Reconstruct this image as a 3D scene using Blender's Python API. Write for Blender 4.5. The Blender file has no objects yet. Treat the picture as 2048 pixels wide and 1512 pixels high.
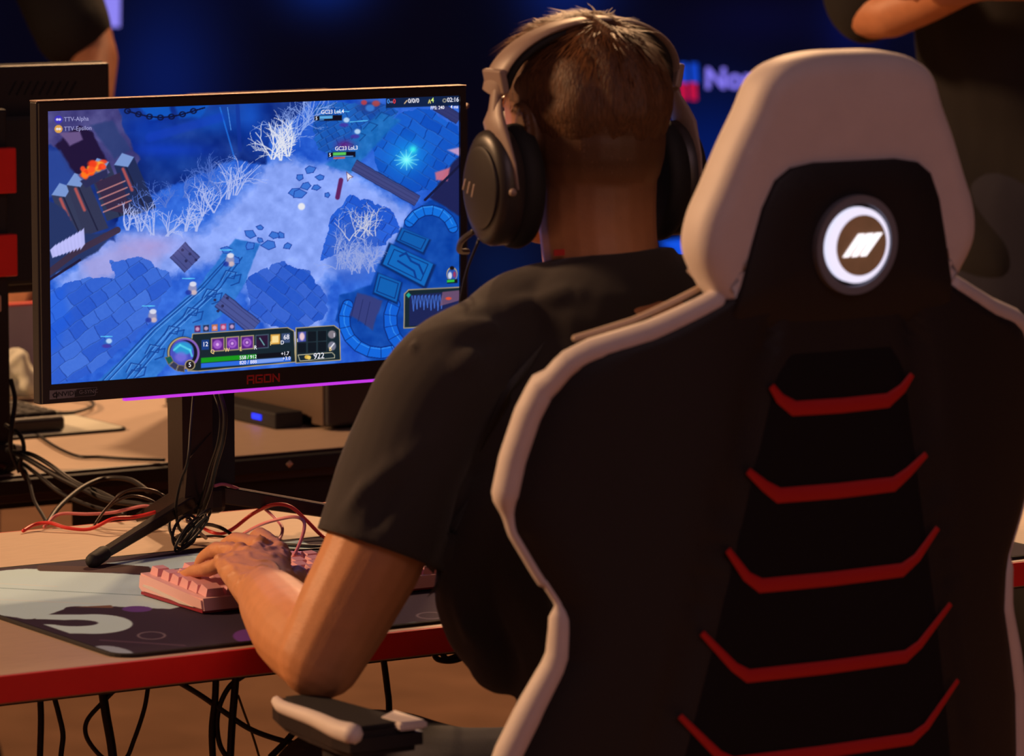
import bpy, bmesh, math, random
import numpy as np
from mathutils import Vector, Matrix, Euler, noise as mnoise

random.seed(7); rng = np.random.default_rng(7)
SC = bpy.context.scene
COL = SC.collection
PI = math.pi
def srgb(c):
    out = []
    for v in c:
        v = v/255.0
        out.append(v/12.92 if v <= 0.04045 else ((v+0.055)/1.055)**2.4)
    return tuple(out)

# ------------------------------------------------------------------ camera
FPX = 9000.0
PITCH = math.atan(1116/FPX)
CAM = Vector((0, 0, 1.55))
cam_d = bpy.data.cameras.new('camera'); cam = bpy.data.objects.new('camera', cam_d); COL.objects.link(cam)
cam.location = CAM; cam.rotation_euler = (PI/2-PITCH, 0, 0)
cam_d.sensor_width = 36; cam_d.lens = FPX/2048*36
cam_d.dof.use_dof = True; cam_d.dof.focus_distance = 4.92; cam_d.dof.aperture_fstop = 8.5
cam_d.clip_start = .05; cam_d.clip_end = 100
SC.camera = cam
# ------------------------------------------------------------------ world, exposure
w = bpy.data.worlds.new('world'); SC.world = w; w.use_nodes = True
w.node_tree.nodes['Background'].inputs[0].default_value = (.30, .18, .20, 1)
w.node_tree.nodes['Background'].inputs[1].default_value = .16
SC.view_settings.view_transform = 'Standard'; SC.view_settings.look = 'None'
SC.view_settings.exposure = 0; SC.view_settings.gamma = 1; SC.view_settings.use_curve_mapping = False
try:
    SC.cycles.use_denoising = True
    SC.cycles.max_bounces = 6
except Exception: pass

# desk frame: s along the desks (to the right and away), t across them (away), z up
YAW = math.radians(32.4)
U = Vector((math.cos(YAW), math.sin(YAW), 0)); V = Vector((-math.sin(YAW), math.cos(YAW), 0)); Z = Vector((0, 0, 1))
FW = Vector((0, math.cos(PITCH), -math.sin(PITCH))); UPV = Vector((0, math.sin(PITCH), math.cos(PITCH)))
def ray(x, y): return FW + Vector((1, 0, 0))*((x-1024)/FPX) + UPV*((756-y)/FPX)
def at(x, y, d): return CAM + ray(x, y)*d
def onz(x, y, z): q = ray(x, y); return CAM + q*((z-CAM.z)/q.z)
O = onz(245, 1318, .735); O.z = 0
def W(s, t, z=0): return O + U*s + V*t + Z*z
def loc(P): q = P-O; return Vector((q.dot(U), q.dot(V), P.z))
def L(x, y, d): return loc(at(x, y, d))
def Lz(x, y, z): return loc(onz(x, y, z))
def Lt(x, y, t):
    q = ray(x, y); k = ((O+V*t-CAM).dot(V))/q.dot(V); return loc(CAM+q*k)

# ------------------------------------------------------------------ lamps (stage spots, added floor fill and hall light)
def spot(name, pos, aim, power, col, size=.35, angle=60):
    d = bpy.data.lights.new(name, 'SPOT'); d.energy = power; d.color = col
    d.shadow_soft_size = size; d.spot_size = math.radians(angle); d.spot_blend = .4
    o = bpy.data.objects.new(name, d); COL.objects.link(o); o.location = pos
    o.rotation_euler = (Vector(aim)-Vector(pos)).to_track_quat('-Z', 'Y').to_euler(); return o
def area(name, pos, aim, power, col, sx, sy):
    d = bpy.data.lights.new(name, 'AREA'); d.energy = power; d.color = col; d.shape = 'RECTANGLE'; d.size = sx; d.size_y = sy
    o = bpy.data.objects.new(name, d); COL.objects.link(o); o.location = pos
    o.rotation_euler = (Vector(aim)-Vector(pos)).to_track_quat('-Z', 'Y').to_euler(); return o
tgt = W(.4, .3, .9)
WARM = (1.0, .56, .27)
dirA = (U*.6+V*.8)*.8 + Z*.58
spot('truss_spot_back', tgt+dirA*7.5, tgt, 1150, WARM, .18, 32)
dirC = Vector((-.87, .05, .50))
spot('truss_spot_left', tgt+dirC*6.5, tgt, 1750, (1.0, .56, .28), .45, 44)
spot('floor_fill_spot', (1.2, 10.3, 5.0), (.1, 8.4, 0), 540, (1.0, .58, .30), .3, 80)  # added fill to brighten the floor beyond the back spot's narrow cone
area('hall_light', (3.0, -3.0, 5.5), (0, 5, .8), 78, (1.0, .62, .68), 5, 3)

# ------------------------------------------------------------------ materials
def mat(name, col, rough=.6, metal=0, var=0, vscale=20, bump=0, bscale=200, spec=.5, emit=None, estr=1, attr=None, emitattr=False, stretch=None, coat=0, sheen=0):
    m = bpy.data.materials.new(name); m.use_nodes = True
    nt = m.node_tree; b = nt.nodes['Principled BSDF']
    c = srgb(col)+(1,)
    b.inputs['Base Color'].default_value = c; b.inputs['Roughness'].default_value = rough
    b.inputs['Metallic'].default_value = metal
    b.inputs['Specular IOR Level'].default_value = spec
    b.inputs['Coat Weight'].default_value = coat
    b.inputs['Sheen Weight'].default_value = sheen
    tc = nt.nodes.new('ShaderNodeTexCoord')
    src = tc.outputs['Object']
    if stretch:
        mp = nt.nodes.new('ShaderNodeMapping'); mp.inputs['Scale'].default_value = stretch
        nt.links.new(src, mp.inputs[0]); src = mp.outputs[0]
    basesock = None
    if attr:
        a = nt.nodes.new('ShaderNodeAttribute'); a.attribute_name = attr; basesock = a.outputs['Color']
        if emitattr:
            nt.links.new(basesock, b.inputs['Emission Color']); b.inputs['Emission Strength'].default_value = estr
            b.inputs['Base Color'].default_value = (.004, .004, .004, 1); basesock = None
    if var:
        n = nt.nodes.new('ShaderNodeTexNoise'); n.inputs['Scale'].default_value = vscale; n.inputs['Detail'].default_value = 5
        nt.links.new(src, n.inputs['Vector'])
        mr = nt.nodes.new('ShaderNodeMapRange'); mr.inputs[1].default_value = .3; mr.inputs[2].default_value = .7
        mr.inputs[3].default_value = 1-var; mr.inputs[4].default_value = 1+var
        nt.links.new(n.outputs[0], mr.inputs[0])
        mx = nt.nodes.new('ShaderNodeMix'); mx.data_type = 'RGBA'; mx.blend_type = 'MULTIPLY'; mx.inputs[0].default_value = 1
        mx.inputs[6].default_value = c
        if basesock: nt.links.new(basesock, mx.inputs[6])
        nt.links.new(mr.outputs[0], mx.inputs[7]); basesock = mx.outputs[2]
    if basesock: nt.links.new(basesock, b.inputs['Base Color'])
    if bump:
        n = nt.nodes.new('ShaderNodeTexNoise'); n.inputs['Scale'].default_value = bscale; n.inputs['Detail'].default_value = 3
        nt.links.new(src, n.inputs['Vector'])
        bp = nt.nodes.new('ShaderNodeBump'); bp.inputs['Strength'].default_value = bump; bp.inputs['Distance'].default_value = .002
        nt.links.new(n.outputs[0], bp.inputs['Height']); nt.links.new(bp.outputs[0], b.inputs['Normal'])
    if emit:
        b.inputs['Emission Color'].default_value = srgb(emit)+(1,); b.inputs['Emission Strength'].default_value = estr
    return m
M = dict(
 table=mat('desk_laminate', (188, 163, 142), .5, var=.07, vscale=30, stretch=(1, 8, 1)),
 red_edge=mat('red_edge_band', (226, 34, 30), .45, var=.05),
 black=mat('black_plastic', (38, 33, 36), .42, bump=.1, bscale=900),
 blackm=mat('black_matte', (24, 22, 25), .7, bump=.15, bscale=700),
 gloss=mat('black_gloss', (20, 18, 22), .22),
 metal=mat('dark_metal', (62, 52, 50), .35, metal=.6, bump=.05),
 cable=mat('black_cable', (30, 26, 28), .45, spec=.4),
 red=mat('red_cable', (225, 52, 52), .4), pink=mat('pink_cable', (225, 135, 140), .45), mauve=mat('mauve_cable', (190, 105, 130), .45),
 pinkp=mat('pink_plastic', (238, 190, 190), .45), keyc=mat('pink_keycap', (232, 172, 180), .5, var=.03), kred=mat('red_underside', (150, 30, 50), .5),
 white=mat('white_leather', (222, 210, 206), .55, var=.03, vscale=40, bump=.15, bscale=600),
 bleather=mat('black_leather', (24, 20, 23), .6, bump=.2, bscale=500), bmesh_=mat('black_fabric', (31, 26, 29), .85, bump=.3, bscale=900),
 chev=mat('red_chevron', (190, 18, 20), .6, bump=.2, bscale=900),
 ring=mat('grey_ring', (120, 122, 132), .5), lit=mat('lit_ring', (240, 240, 255), .4, emit=(226, 226, 250), estr=1.0),
 slash=mat('lit_slash', (255, 255, 255), .4, emit=(255, 250, 255), estr=1.3), disc=mat('tan_disc', (120, 92, 70), .35, var=.3, vscale=60, emit=(96, 66, 46), estr=.7),
 skin=mat('skin', (214, 148, 108), .5, var=.06, vscale=60, bump=.12, bscale=400, attr='Col'),
 hair=mat('hair', (118, 78, 44), .5, var=.25, vscale=90, attr='Col'),
 shirt=mat('charcoal_cotton', (62, 57, 56), .9, bump=.3, bscale=1200, sheen=.15, spec=.2),
 trousers=mat('navy_denim', (34, 33, 48), .85, bump=.3, bscale=900),
 shoe=mat('dark_shoe', (40, 38, 40), .6), sole=mat('white_sole', (190, 188, 185), .6),
 blackcloth=mat('black_cloth', (26, 22, 22), .9, bump=.3, bscale=400),
 cushion=mat('black_foam', (17, 15, 17), .75), cupm=mat('headset_plastic', (50, 43, 43), .38), bandm=mat('headset_band', (150, 128, 118), .45),
 eye=mat('eye_white', (225, 220, 215), .2), iris=mat('eye_iris', (50, 35, 25), .2), lips=mat('lips', (170, 95, 85), .45), nail=mat('nail', (225, 165, 140), .3),
 grey=mat('grey_panel', (150, 140, 160), .7, var=.05), paleedge=mat('pale_edge', (200, 175, 155), .4),
 brownm=mat('lit_tower_side', (95, 78, 66), .35), ledblue=mat('blue_led', (20, 40, 255), .4, emit=(20, 50, 255), estr=1.4),  # tower side brown has the warm light on a black case mixed in
 purple=mat('purple_strip', (190, 60, 220), .4, emit=(176, 50, 205), estr=1.2),
 logo_red=mat('dark_red_print', (205, 52, 50), .5), sticker=mat('grey_sticker', (120, 114, 120), .5), stickd=mat('black_sticker', (34, 32, 36), .5),
 stickt=mat('sticker_text', (30, 28, 32), .5), stickl=mat('sticker_text_pale', (120, 116, 122), .5),
 screenpix=mat('screen_pixels', (5, 5, 5), .35, attr='Col', emitattr=True, estr=1.0),
 ledpix=mat('led_wall_pixels', (5, 5, 5), .9, spec=.0, attr='Col', emitattr=True, estr=1.0),
 matprint=mat('printed_cloth', (128, 128, 128), .85, attr='Col', bump=.3, bscale=1500, spec=.2),
 matedge=mat('black_stitching', (30, 24, 24), .7, bump=.4, bscale=1500),
 padwhite=mat('pale_cloth', (205, 205, 190), .8),
 carpet=mat('brown_carpet', (176, 132, 100), .95, var=.14, vscale=6, bump=.6, bscale=300, spec=.1),
 wall=mat('black_wall', (14, 13, 16), .9, bump=.2, bscale=40, spec=.1),
 txtwhite=mat('text_white', (255, 255, 255), .5, emit=(225, 232, 245), estr=1), txtgold=mat('text_gold', (230, 200, 120), .5, emit=(235, 205, 130), estr=1),
 txtblue=mat('text_blue', (60, 140, 240), .5, emit=(70, 150, 250), estr=1), txtred=mat('text_red', (240, 60, 60), .5, emit=(240, 60, 60), estr=1),
 txtgreen=mat('text_green', (200, 230, 120), .5, emit=(200, 230, 120), estr=1), txtdim=mat('text_dim', (150, 150, 190), .5, emit=(140, 145, 195), estr=1),
 glintm=mat('lit_top_metal', (150, 128, 120), .42, metal=.85),  # paler metal that gives black tops their back-lit shine
 cuplogo=mat('cup_lettering', (190, 170, 160), .4),
)

# ------------------------------------------------------------------ object helpers
def empty(name, s=0, t=0, z=0, label=None, cat=None, group=None, world=None, rz=YAW):
    o = bpy.data.objects.new(name, None); COL.objects.link(o); o.empty_display_size = .1
    o.location = world if world is not None else W(s, t, z); o.rotation_euler = (0, 0, rz)
    o['org'] = (s, t, z) if world is None else (0., 0., 0.)
    if label: o['label'] = label; o['category'] = cat
    if group: o['group'] = group
    return o
def tag(o, label, cat, group=None, kind=None):
    if label: o['label'] = label; o['category'] = cat
    if group: o['group'] = group
    if kind: o['kind'] = kind
    return o
def finish(name, me, m, parent=None, smooth=True, label=None):
    o = bpy.data.objects.new(name, me); COL.objects.link(o)
    if m is not None: me.materials.append(m)
    if smooth:
        me.polygons.foreach_set('use_smooth', [True]*len(me.polygons))
    if parent is not None: o.parent = parent
    if label: o['label'] = label
    return o
def obj(name, bm, m, parent=None, org=None, smooth=False, sharp=None, top=None):
    """bm is in desk coordinates; org (s,t,z) is subtracted. Top-level ones get placed at org."""
    bmesh.ops.recalc_face_normals(bm, faces=bm.faces)
    me = bpy.data.meshes.new(name)
    if org is None and parent is not None:
        p = parent
        while p.get('org') is None: p = p.parent
        org = tuple(p['org'])
    if org is None: org = (0, 0, 0)
    bmesh.ops.translate(bm, verts=bm.verts, vec=-Vector(org))
    bm.to_mesh(me); bm.free()
    o = finish(name, me, m, parent, smooth)
    if smooth and sharp:
        try: me.set_sharp_from_angle(angle=math.radians(sharp))
        except Exception: pass
    if parent is None:
        o.location = W(*org); o.rotation_euler = (0, 0, YAW)
        o['org'] = org
    return o
def bx(bm, a, b, bev=0, seg=2):
    """box between corners a and b"""
    r = bmesh.ops.create_cube(bm, size=1)
    c = (Vector(a)+Vector(b))/2; d = Vector(b)-Vector(a)
    for v in r['verts']: v.co = Vector((v.co.x*d.x, v.co.y*d.y, v.co.z*d.z))+c
    if bev:
        es = list({e for v in r['verts'] for e in v.link_edges})
        bmesh.ops.bevel(bm, geom=es, offset=bev, segments=seg, affect='EDGES', profile=.5)
    return bm
def box(a, b, bev=0, seg=2): return bx(bmesh.new(), a, b, bev, seg)
def smooth_path(pts, n=8, closed=False):
    P = [Vector(p) for p in pts]
    if len(P) < 3: return P
    out = []; N = len(P)
    rng_ = range(N) if closed else range(N-1)
    for i in rng_:
        p0 = P[(i-1) % N] if (closed or i > 0) else P[i]*2-P[i+1]
        p1 = P[i]; p2 = P[(i+1) % N]
        p3 = P[(i+2) % N] if (closed or i < N-2) else p2*2-p1
        for k in range(n):
            u = k/n
            out.append(.5*((2*p1)+(p2-p0)*u+(2*p0-5*p1+4*p2-p3)*u*u+(3*p1-p0-3*p2+p3)*u**3))
    if not closed: out.append(P[-1])
    return out
def tube(bm, pts, r, seg=10, width=None, flat=1.0, round_=False, closed=False):
    """r: float or per-point list; width: axis along which radius is r, the other is r*flat (or per-point list)"""
    P = [Vector(p) for p in pts]; N = len(P)
    R = list(r) if hasattr(r, '__len__') else [r]*N
    Fl = list(flat) if hasattr(flat, '__len__') else [flat]*N
    if round_:
        d0 = (P[0]-P[1]).normalized(); d1 = (P[-1]-P[-2]).normalized()
        pre = [(P[0]+d0*R[0]*math.sin(a)*min(1, Fl[0]), R[0]*math.cos(a), Fl[0]) for a in (1.45, 1.2, .9, .55, .25)]
        post = [(P[-1]+d1*R[-1]*math.sin(a)*min(1, Fl[-1]), R[-1]*math.cos(a), Fl[-1]) for a in (.25, .55, .9, 1.2, 1.45)]
        P = [q[0] for q in pre]+P+[q[0] for q in post]; R = [q[1] for q in pre]+R+[q[1] for q in post]; Fl = [q[2] for q in pre]+Fl+[q[2] for q in post]
        N = len(P)
    rings = []; prev = None
    for i in range(N):
        if closed: d = P[(i+1) % N]-P[i-1]
        else: d = P[min(i+1, N-1)]-P[max(i-1, 0)]
        if d.length < 1e-9: d = Vector((0, 0, 1))
        d.normalize()
        if width is not None: a = Vector(width)
        elif prev is None: a = Vector((0, 0, 1)) if abs(d.z) < .9 else Vector((1, 0, 0))
        else: a = prev
        a = a-d*a.dot(d)
        if a.length < 1e-6: a = d.orthogonal()
        a.normalize(); b = d.cross(a); prev = a
        rings.append([bm.verts.new(P[i]+a*(R[i]*math.cos(2*PI*k/seg))+b*(R[i]*Fl[i]*math.sin(2*PI*k/seg))) for k in range(seg)])
    for i in range(N if closed else N-1):
        A = rings[i]; B = rings[(i+1) % N]
        for k in range(seg): bm.faces.new((A[k], A[(k+1) % seg], B[(k+1) % seg], B[k]))
    if not closed:
        bm.faces.new(rings[0][::-1]); bm.faces.new(rings[-1])
    return bm
def tub(pts, r, seg=10, **k): return tube(bmesh.new(), pts, r, seg, **k)
def ell(bm, c, r, rot=None, seg=24, rings=16):
    q = bmesh.ops.create_uvsphere(bm, u_segments=seg, v_segments=rings, radius=1)
    mt = Matrix.Translation(Vector(c)) @ (rot.to_matrix().to_4x4() if rot else Matrix.Identity(4)) @ Matrix.Diagonal((r[0], r[1], r[2], 1))
    bmesh.ops.transform(bm, matrix=mt, verts=q['verts']); return bm
def prism(bm, outline, d0, d1, axis=1, bev=0):
    """outline: list of (a,b) in the plane perpendicular to axis; extruded between d0 and d1"""
    def mk(p, d):
        q = [0, 0, 0]; k = [i for i in range(3) if i != axis]; q[k[0]] = p[0]; q[k[1]] = p[1]; q[axis] = d; return q
    A = [bm.verts.new(mk(p, d0)) for p in outline]; B = [bm.verts.new(mk(p, d1)) for p in outline]
    n = len(A); f1 = bm.faces.new(A); f2 = bm.faces.new(B[::-1])
    for i in range(n): bm.faces.new((A[i], B[i], B[(i+1) % n], A[(i+1) % n]))
    if bev:
        es = list({e for f in (f1, f2) for e in f.edges})
        bmesh.ops.bevel(bm, geom=es, offset=bev, segments=2, affect='EDGES')
    return bm
def remesh(bm, voxel, sm=4, name='t'):
    me = bpy.data.meshes.new(name); bmesh.ops.recalc_face_normals(bm, faces=bm.faces); bm.to_mesh(me); bm.free()
    o = bpy.data.objects.new(name, me); COL.objects.link(o)
    md = o.modifiers.new('r', 'REMESH'); md.mode = 'VOXEL'; md.voxel_size = voxel; md.use_smooth_shade = True
    s = o.modifiers.new('s', 'SMOOTH'); s.iterations = sm; s.factor = .6
    dg = bpy.context.evaluated_depsgraph_get(); dg.update()
    m2 = bpy.data.meshes.new_from_object(o.evaluated_get(dg))
    bpy.data.objects.remove(o); bpy.data.meshes.remove(me)
    return m2
def verts_of(me):
    a = np.empty(len(me.vertices)*3); me.vertices.foreach_get('co', a); return a.reshape(-1, 3)
def set_verts(me, a): me.vertices.foreach_set('co', np.ascontiguousarray(a).ravel()); me.update()
def normals_of(me):
    a = np.empty(len(me.vertices)*3); me.vertices.foreach_get('normal', a); return a.reshape(-1, 3)
def put(name, me, m, parent, org):
    set_verts(me, verts_of(me)-np.array(org)); return finish(name, me, m, parent, True)
def paint(me, rgb):
    """rgb (n,3) linear colours per vertex"""
    at_ = me.color_attributes.new('Col', 'FLOAT_COLOR', 'POINT')
    c = np.ones((len(me.vertices), 4)); c[:, :3] = rgb; at_.data.foreach_set('color', c.ravel())
def text_mesh(name, s, size, m, parent, basis, align='LEFT', thick=.0, font_shear=0, bold=0, xs=1.0):
    """basis: 4x4 matrix placing text x,y,z in the parent's local space"""
    cu = bpy.data.curves.new(name, 'FONT'); cu.body = s; cu.size = size; cu.align_x = align; cu.extrude = thick; cu.shear = font_shear
    cu.offset = bold; cu.resolution_u = 3
    o = bpy.data.objects.new(name, cu); COL.objects.link(o)
    dg = bpy.context.evaluated_depsgraph_get(); dg.update()
    me = bpy.data.meshes.new_from_object(o.evaluated_get(dg)); bpy.data.objects.remove(o)
    me.transform(basis @ Matrix.Diagonal((xs, 1, 1, 1)))
    me.materials.clear()
    return finish(name, me, m, parent, False)

# ------------------------------------------------------------------ raster painter for printed or shown pictures
def fbm(X, Y, sc, seed=0, octv=4):
    out = np.zeros_like(X); amp = 1; tot = 0
    r = np.random.default_rng(seed)
    for k in range(octv):
        f = sc*2**k; G = r.random((64, 64))
        x = X*f; y = Y*f; xi = np.floor(x).astype(int); yi = np.floor(y).astype(int); fx = x-xi; fy = y-yi
        fx = fx*fx*(3-2*fx); fy = fy*fy*(3-2*fy)
        g = lambda a, b: G[a % 64, b % 64]
        out += amp*((g(xi, yi)*(1-fx)+g(xi+1, yi)*fx)*(1-fy)+(g(xi, yi+1)*(1-fx)+g(xi+1, yi+1)*fx)*fy); tot += amp; amp *= .5
    return out/tot
class Paint:
    def __init__(s, X, Y, col):
        s.X = X; s.Y = Y; s.C = np.tile(np.array(col, float), (len(X), 1))
    def box(s, x0, y0, x1, y1, pad=3): return np.nonzero((s.X > x0-pad) & (s.X < x1+pad) & (s.Y > y0-pad) & (s.Y < y1+pad))[0]
    def mix(s, idx, a, col):
        a = np.clip(a, 0, 1)[:, None]; s.C[idx] = s.C[idx]*(1-a)+np.array(col, float)*a
    def inside(s, P, X, Y):
        ins = np.zeros(len(X), bool); n = len(P)
        for i in range(n):
            x0, y0 = P[i]; x1, y1 = P[(i+1) % n]
            if y0 == y1: continue
            c = ((y0 > Y) != (y1 > Y)) & (X < (x1-x0)*(Y-y0)/(y1-y0)+x0); ins ^= c
        return ins
    def poly(s, P, col, a=1, soft=.8, wob=0):
        xs = [p[0] for p in P]; ys = [p[1] for p in P]
        i = s.box(min(xs), min(ys), max(xs), max(ys), 3+soft+wob*2)
        if not len(i): return i
        X = s.X[i]; Y = s.Y[i]
        if wob:
            X = X+(fbm(X, Y, .06, 5)-.5)*wob*2; Y = Y+(fbm(X, Y, .06, 6)-.5)*wob*2
        ins = s.inside(P, X, Y); d = np.full(len(X), 1e9)
        for k in range(len(P)): d = np.minimum(d, s.sd(X, Y, P[k], P[(k+1) % len(P)]))
        sg = np.where(ins, d, -d); s.mix(i, np.clip(.5+sg/(2*soft), 0, 1)*a, col); return i[ins]
    def sd(s, X, Y, p, q):
        dx = q[0]-p[0]; dy = q[1]-p[1]; l = dx*dx+dy*dy+1e-9
        u = np.clip(((X-p[0])*dx+(Y-p[1])*dy)/l, 0, 1); return np.hypot(X-p[0]-u*dx, Y-p[1]-u*dy)
    def line(s, P, w, col, a=1, soft=.7, w2=None):
        n = len(P)-1
        for k in range(n):
            p, q = P[k], P[k+1]; ww = w if w2 is None else w+(w2-w)*(k+.5)/n
            i = s.box(min(p[0], q[0]), min(p[1], q[1]), max(p[0], q[0]), max(p[1], q[1]), ww+2)
            if len(i):
                d = s.sd(s.X[i], s.Y[i], p, q); s.mix(i, np.clip((ww/2-d)/soft+.5, 0, 1)*a, col)
    def ell(s, c, rx, ry, col, a=1, soft=.1, ring=None, rot=0):
        R = max(rx, ry); i = s.box(c[0]-R, c[1]-R, c[0]+R, c[1]+R)
        if not len(i): return
        X = s.X[i]-c[0]; Y = s.Y[i]-c[1]; co, si = math.cos(rot), math.sin(rot)
        r = np.hypot((X*co+Y*si)/rx, (-X*si+Y*co)/ry)
        al = np.clip((1-r)/soft+.5, 0, 1)
        if ring: al = al*np.clip((r-(1-ring))/soft+.5, 0, 1)
        s.mix(i, al*a, col)
    def glow(s, c, rx, ry, col, a=1):
        i = s.box(c[0]-rx*2.5, c[1]-ry*2.5, c[0]+rx*2.5, c[1]+ry*2.5)
        if len(i): s.mix(i, a*np.exp(-((s.X[i]-c[0])/rx)**2-((s.Y[i]-c[1])/ry)**2), col)
    def stones(s, P, cell, seed, light, dark, joint, ang=.6, wob=6):
        xs = [p[0] for p in P]; ys = [p[1] for p in P]
        i = s.box(min(xs), min(ys), max(xs), max(ys))
        X = s.X[i]; Y = s.Y[i]; Xw = X+(fbm(X, Y, .05, seed)-.5)*wob*3; Yw = Y+(fbm(X, Y, .05, seed+1)-.5)*wob*3
        k = s.inside(P, Xw, Yw); i = i[k]; X = X[k]; Y = Y[k]
        co, si = math.cos(ang), math.sin(ang)
        a = (X*co+Y*si)+(fbm(X, Y, .04, seed+2)-.5)*10; b = (-X*si+Y*co)*1.35+(fbm(X, Y, .04, seed+3)-.5)*10
        row = np.floor(b/cell); a2 = a+np.sin(row*12.9898)*cell*3; wd = cell*(1.15+.35*np.sin(row*5.1))
        cx = np.floor(a2/wd); fa = np.abs(a2/wd-cx-.5)*2; fb = np.abs(b/cell-row-.5)*2
        h = (np.sin(row*127.1+cx*311.7+seed)*43758.5453) % 1
        col = np.array(dark)+(np.array(light)-np.array(dark))*(h*.8+.2*fbm(X, Y, .2, seed+4))[:, None]
        j = np.clip((np.maximum(1-(1-fa)*wd/2/1.3, 1-(1-fb)*cell/2/1.3)), 0, 1)[:, None]
        hl = (np.clip(1-(1-fb)*cell/2/3.2, 0, 1)*(b/cell-row < .5))[:, None]*.25
        col = col*(1-j)+np.array(joint)*j; col = col*(1-hl)+np.array([130, 180, 250])*hl
        s.C[i] = col
    def lin(s):
        c = np.clip(s.C, 0, 255)/255; return np.where(c <= .04045, c/12.92, ((c+.055)/1.055)**2.4)
def grid_mesh(name, nx, ny, fn):
    """fn(u,v arrays)->(n,3) coordinates"""
    u, v = np.meshgrid(np.linspace(0, 1, nx), np.linspace(0, 1, ny)); u = u.ravel(); v = v.ravel(); co = fn(u, v)
    i = np.arange(nx*ny).reshape(ny, nx)
    q = np.stack([i[:-1, :-1], i[:-1, 1:], i[1:, 1:], i[1:, :-1]], -1).reshape(-1, 4)
    me = bpy.data.meshes.new(name); me.vertices.add(len(co)); me.vertices.foreach_set('co', co.ravel())
    me.loops.add(q.size); me.loops.foreach_set('vertex_index', q.ravel().astype(np.int32))
    me.polygons.add(len(q)); me.polygons.foreach_set('loop_start', (np.arange(len(q))*4).astype(np.int32))
    me.update(calc_edges=True); return me, u, v
def px_of(Pw):
    q = Pw-np.array(CAM); d = q@np.array(FW); return 1024+FPX*(q[:, 0])/d, 756-FPX*(q@np.array(UPV))/d
def world_of(P):  # (n,3) desk coords
    return np.array(O)+P[:, :1]*np.array(U)+P[:, 1:2]*np.array(V)+P[:, 2:3]*np.array(Z)

# ================================================================== SETTING
def struct(name, bm, m):
    me = bpy.data.meshes.new(name); bmesh.ops.recalc_face_normals(bm, faces=bm.faces); bm.to_mesh(me); bm.free()
    o = finish(name, me, m, None, False); o['kind'] = 'structure'; return o
struct('floor', box((-8, -6, -.1), (8, 11.6, 0)), M['carpet'])
struct('wall_back', box((-8, 11.4, 0), (8, 11.6, 6)), M['wall'])
struct('wall_left', box((-8.1, -6, 0), (-8, 11.6, 6)), M['wall'])
struct('wall_right', box((8, -6, 0), (8.1, 11.6, 6)), M['wall'])

# LED wall: a big screen showing dark blue with glowing columns, logo and lettering
led = empty('video_wall', world=Vector((0, 10.7, 0)), rz=0, label='huge dark blue LED video wall with glowing vertical columns behind everyone', cat='video wall')
me, u, v = grid_mesh('display_surface', 360, 160, lambda u, v: np.stack([-5+u*10, u*0, .25+v*4.2], -1))
Pw = verts_of(me)+np.array([0, 10.7, 0]); X, Y = px_of(Pw)
pt = Paint(X, Y, (7, 6, 24))
for cx_, cy, rx, ry, c, a in [(330, 170, 130, 190, (12, 34, 116), .85), (650, -40, 100, 75, (14, 48, 150), .85), (1130, -60, 110, 140, (12, 40, 130), .9), (960, 60, 70, 120, (4, 6, 24), .6),
    (1420, 330, 170, 180, (3, 36, 130), .85), (1520, 40, 160, 60, (10, 12, 56), .8), (1700, 50, 60, 100, (8, 18, 84), .9), (1900, 480, 80, 110, (6, 26, 110), .8), (1000, 540, 120, 120, (10, 34, 90), .7), (150, 700, 300, 200, (30, 30, 60), .3),
    (-300, 0, 170, 420, (14, 40, 130), .7), (2400, 0, 200, 460, (10, 40, 130), .7), (-900, 100, 200, 300, (14, 40, 130), .7), (3100, 200, 250, 300, (10, 40, 130), .7), (330, -500, 140, 420, (12, 34, 116), .7), (1130, -600, 130, 420, (12, 40, 130), .7), (1900, -400, 140, 420, (12, 40, 130), .6), (3700, 0, 200, 460, (10, 40, 130), .6), (-1600, 0, 200, 460, (10, 40, 130), .6)]:
    pt.glow((cx_, cy), rx, ry, c, a)
paint(me, pt.lin()*.62); finish('display_surface', me, M['ledpix'], led, False)
bmf = bmesh.new(); bx(bmf, (-5.05, .012, .2), (5.05, .25, 4.5)); o = obj('cabinet_frame', bmf, M['blackm'], led, org=(0, 0, 0))
def on_led(name, poly, col, strength=1.0, thick=.006):
    bm = bmesh.new(); P = [at(x, y, 1) for x, y in poly]
    pts = []
    for x, y in poly:
        q = ray(x, y); P = CAM+q*((10.695-CAM.y)/q.y); pts.append((P.x, P.z))
    prism(bm, pts, -.005-thick, -.004)
    return obj(name, bm, mat(name+'_glow', col, .5, emit=col, estr=strength), led, org=(0, 0, 0))
for k in range(3): on_led('logo_bar', [(1338+k*21, 126), (1353+k*21, 126), (1356+k*21, 166), (1341+k*21, 164)], (0, 62, 190))
for k in range(3): on_led('logo_bar', [(1338+k*20, 166), (1352+k*20, 166), (1354+k*20, 200), (1341+k*20, 200)], (180, 10, 62))
on_led('lit_block', [(196, -60), (241, -60), (240, 54), (205, 54), (196, 30)], (132, 128, 238))
on_led('lit_shape', [(1316, 485), (1362, 478), (1400, 520), (1400, 560), (1370, 560), (1350, 500)], (0, 80, 225))
q0 = ray(1409, 176); P0 = CAM+q0*((10.69-CAM.y)/q0.y)
bs = Matrix.Translation((P0.x, -.012, P0.z)) @ Matrix.Rotation(PI/2, 4, 'X')
text_mesh('lettering', 'Nord', .068, mat('letter_glow', (130, 120, 255), .5, emit=(122, 116, 240), estr=1), led, bs, thick=.002, bold=.002)

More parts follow.
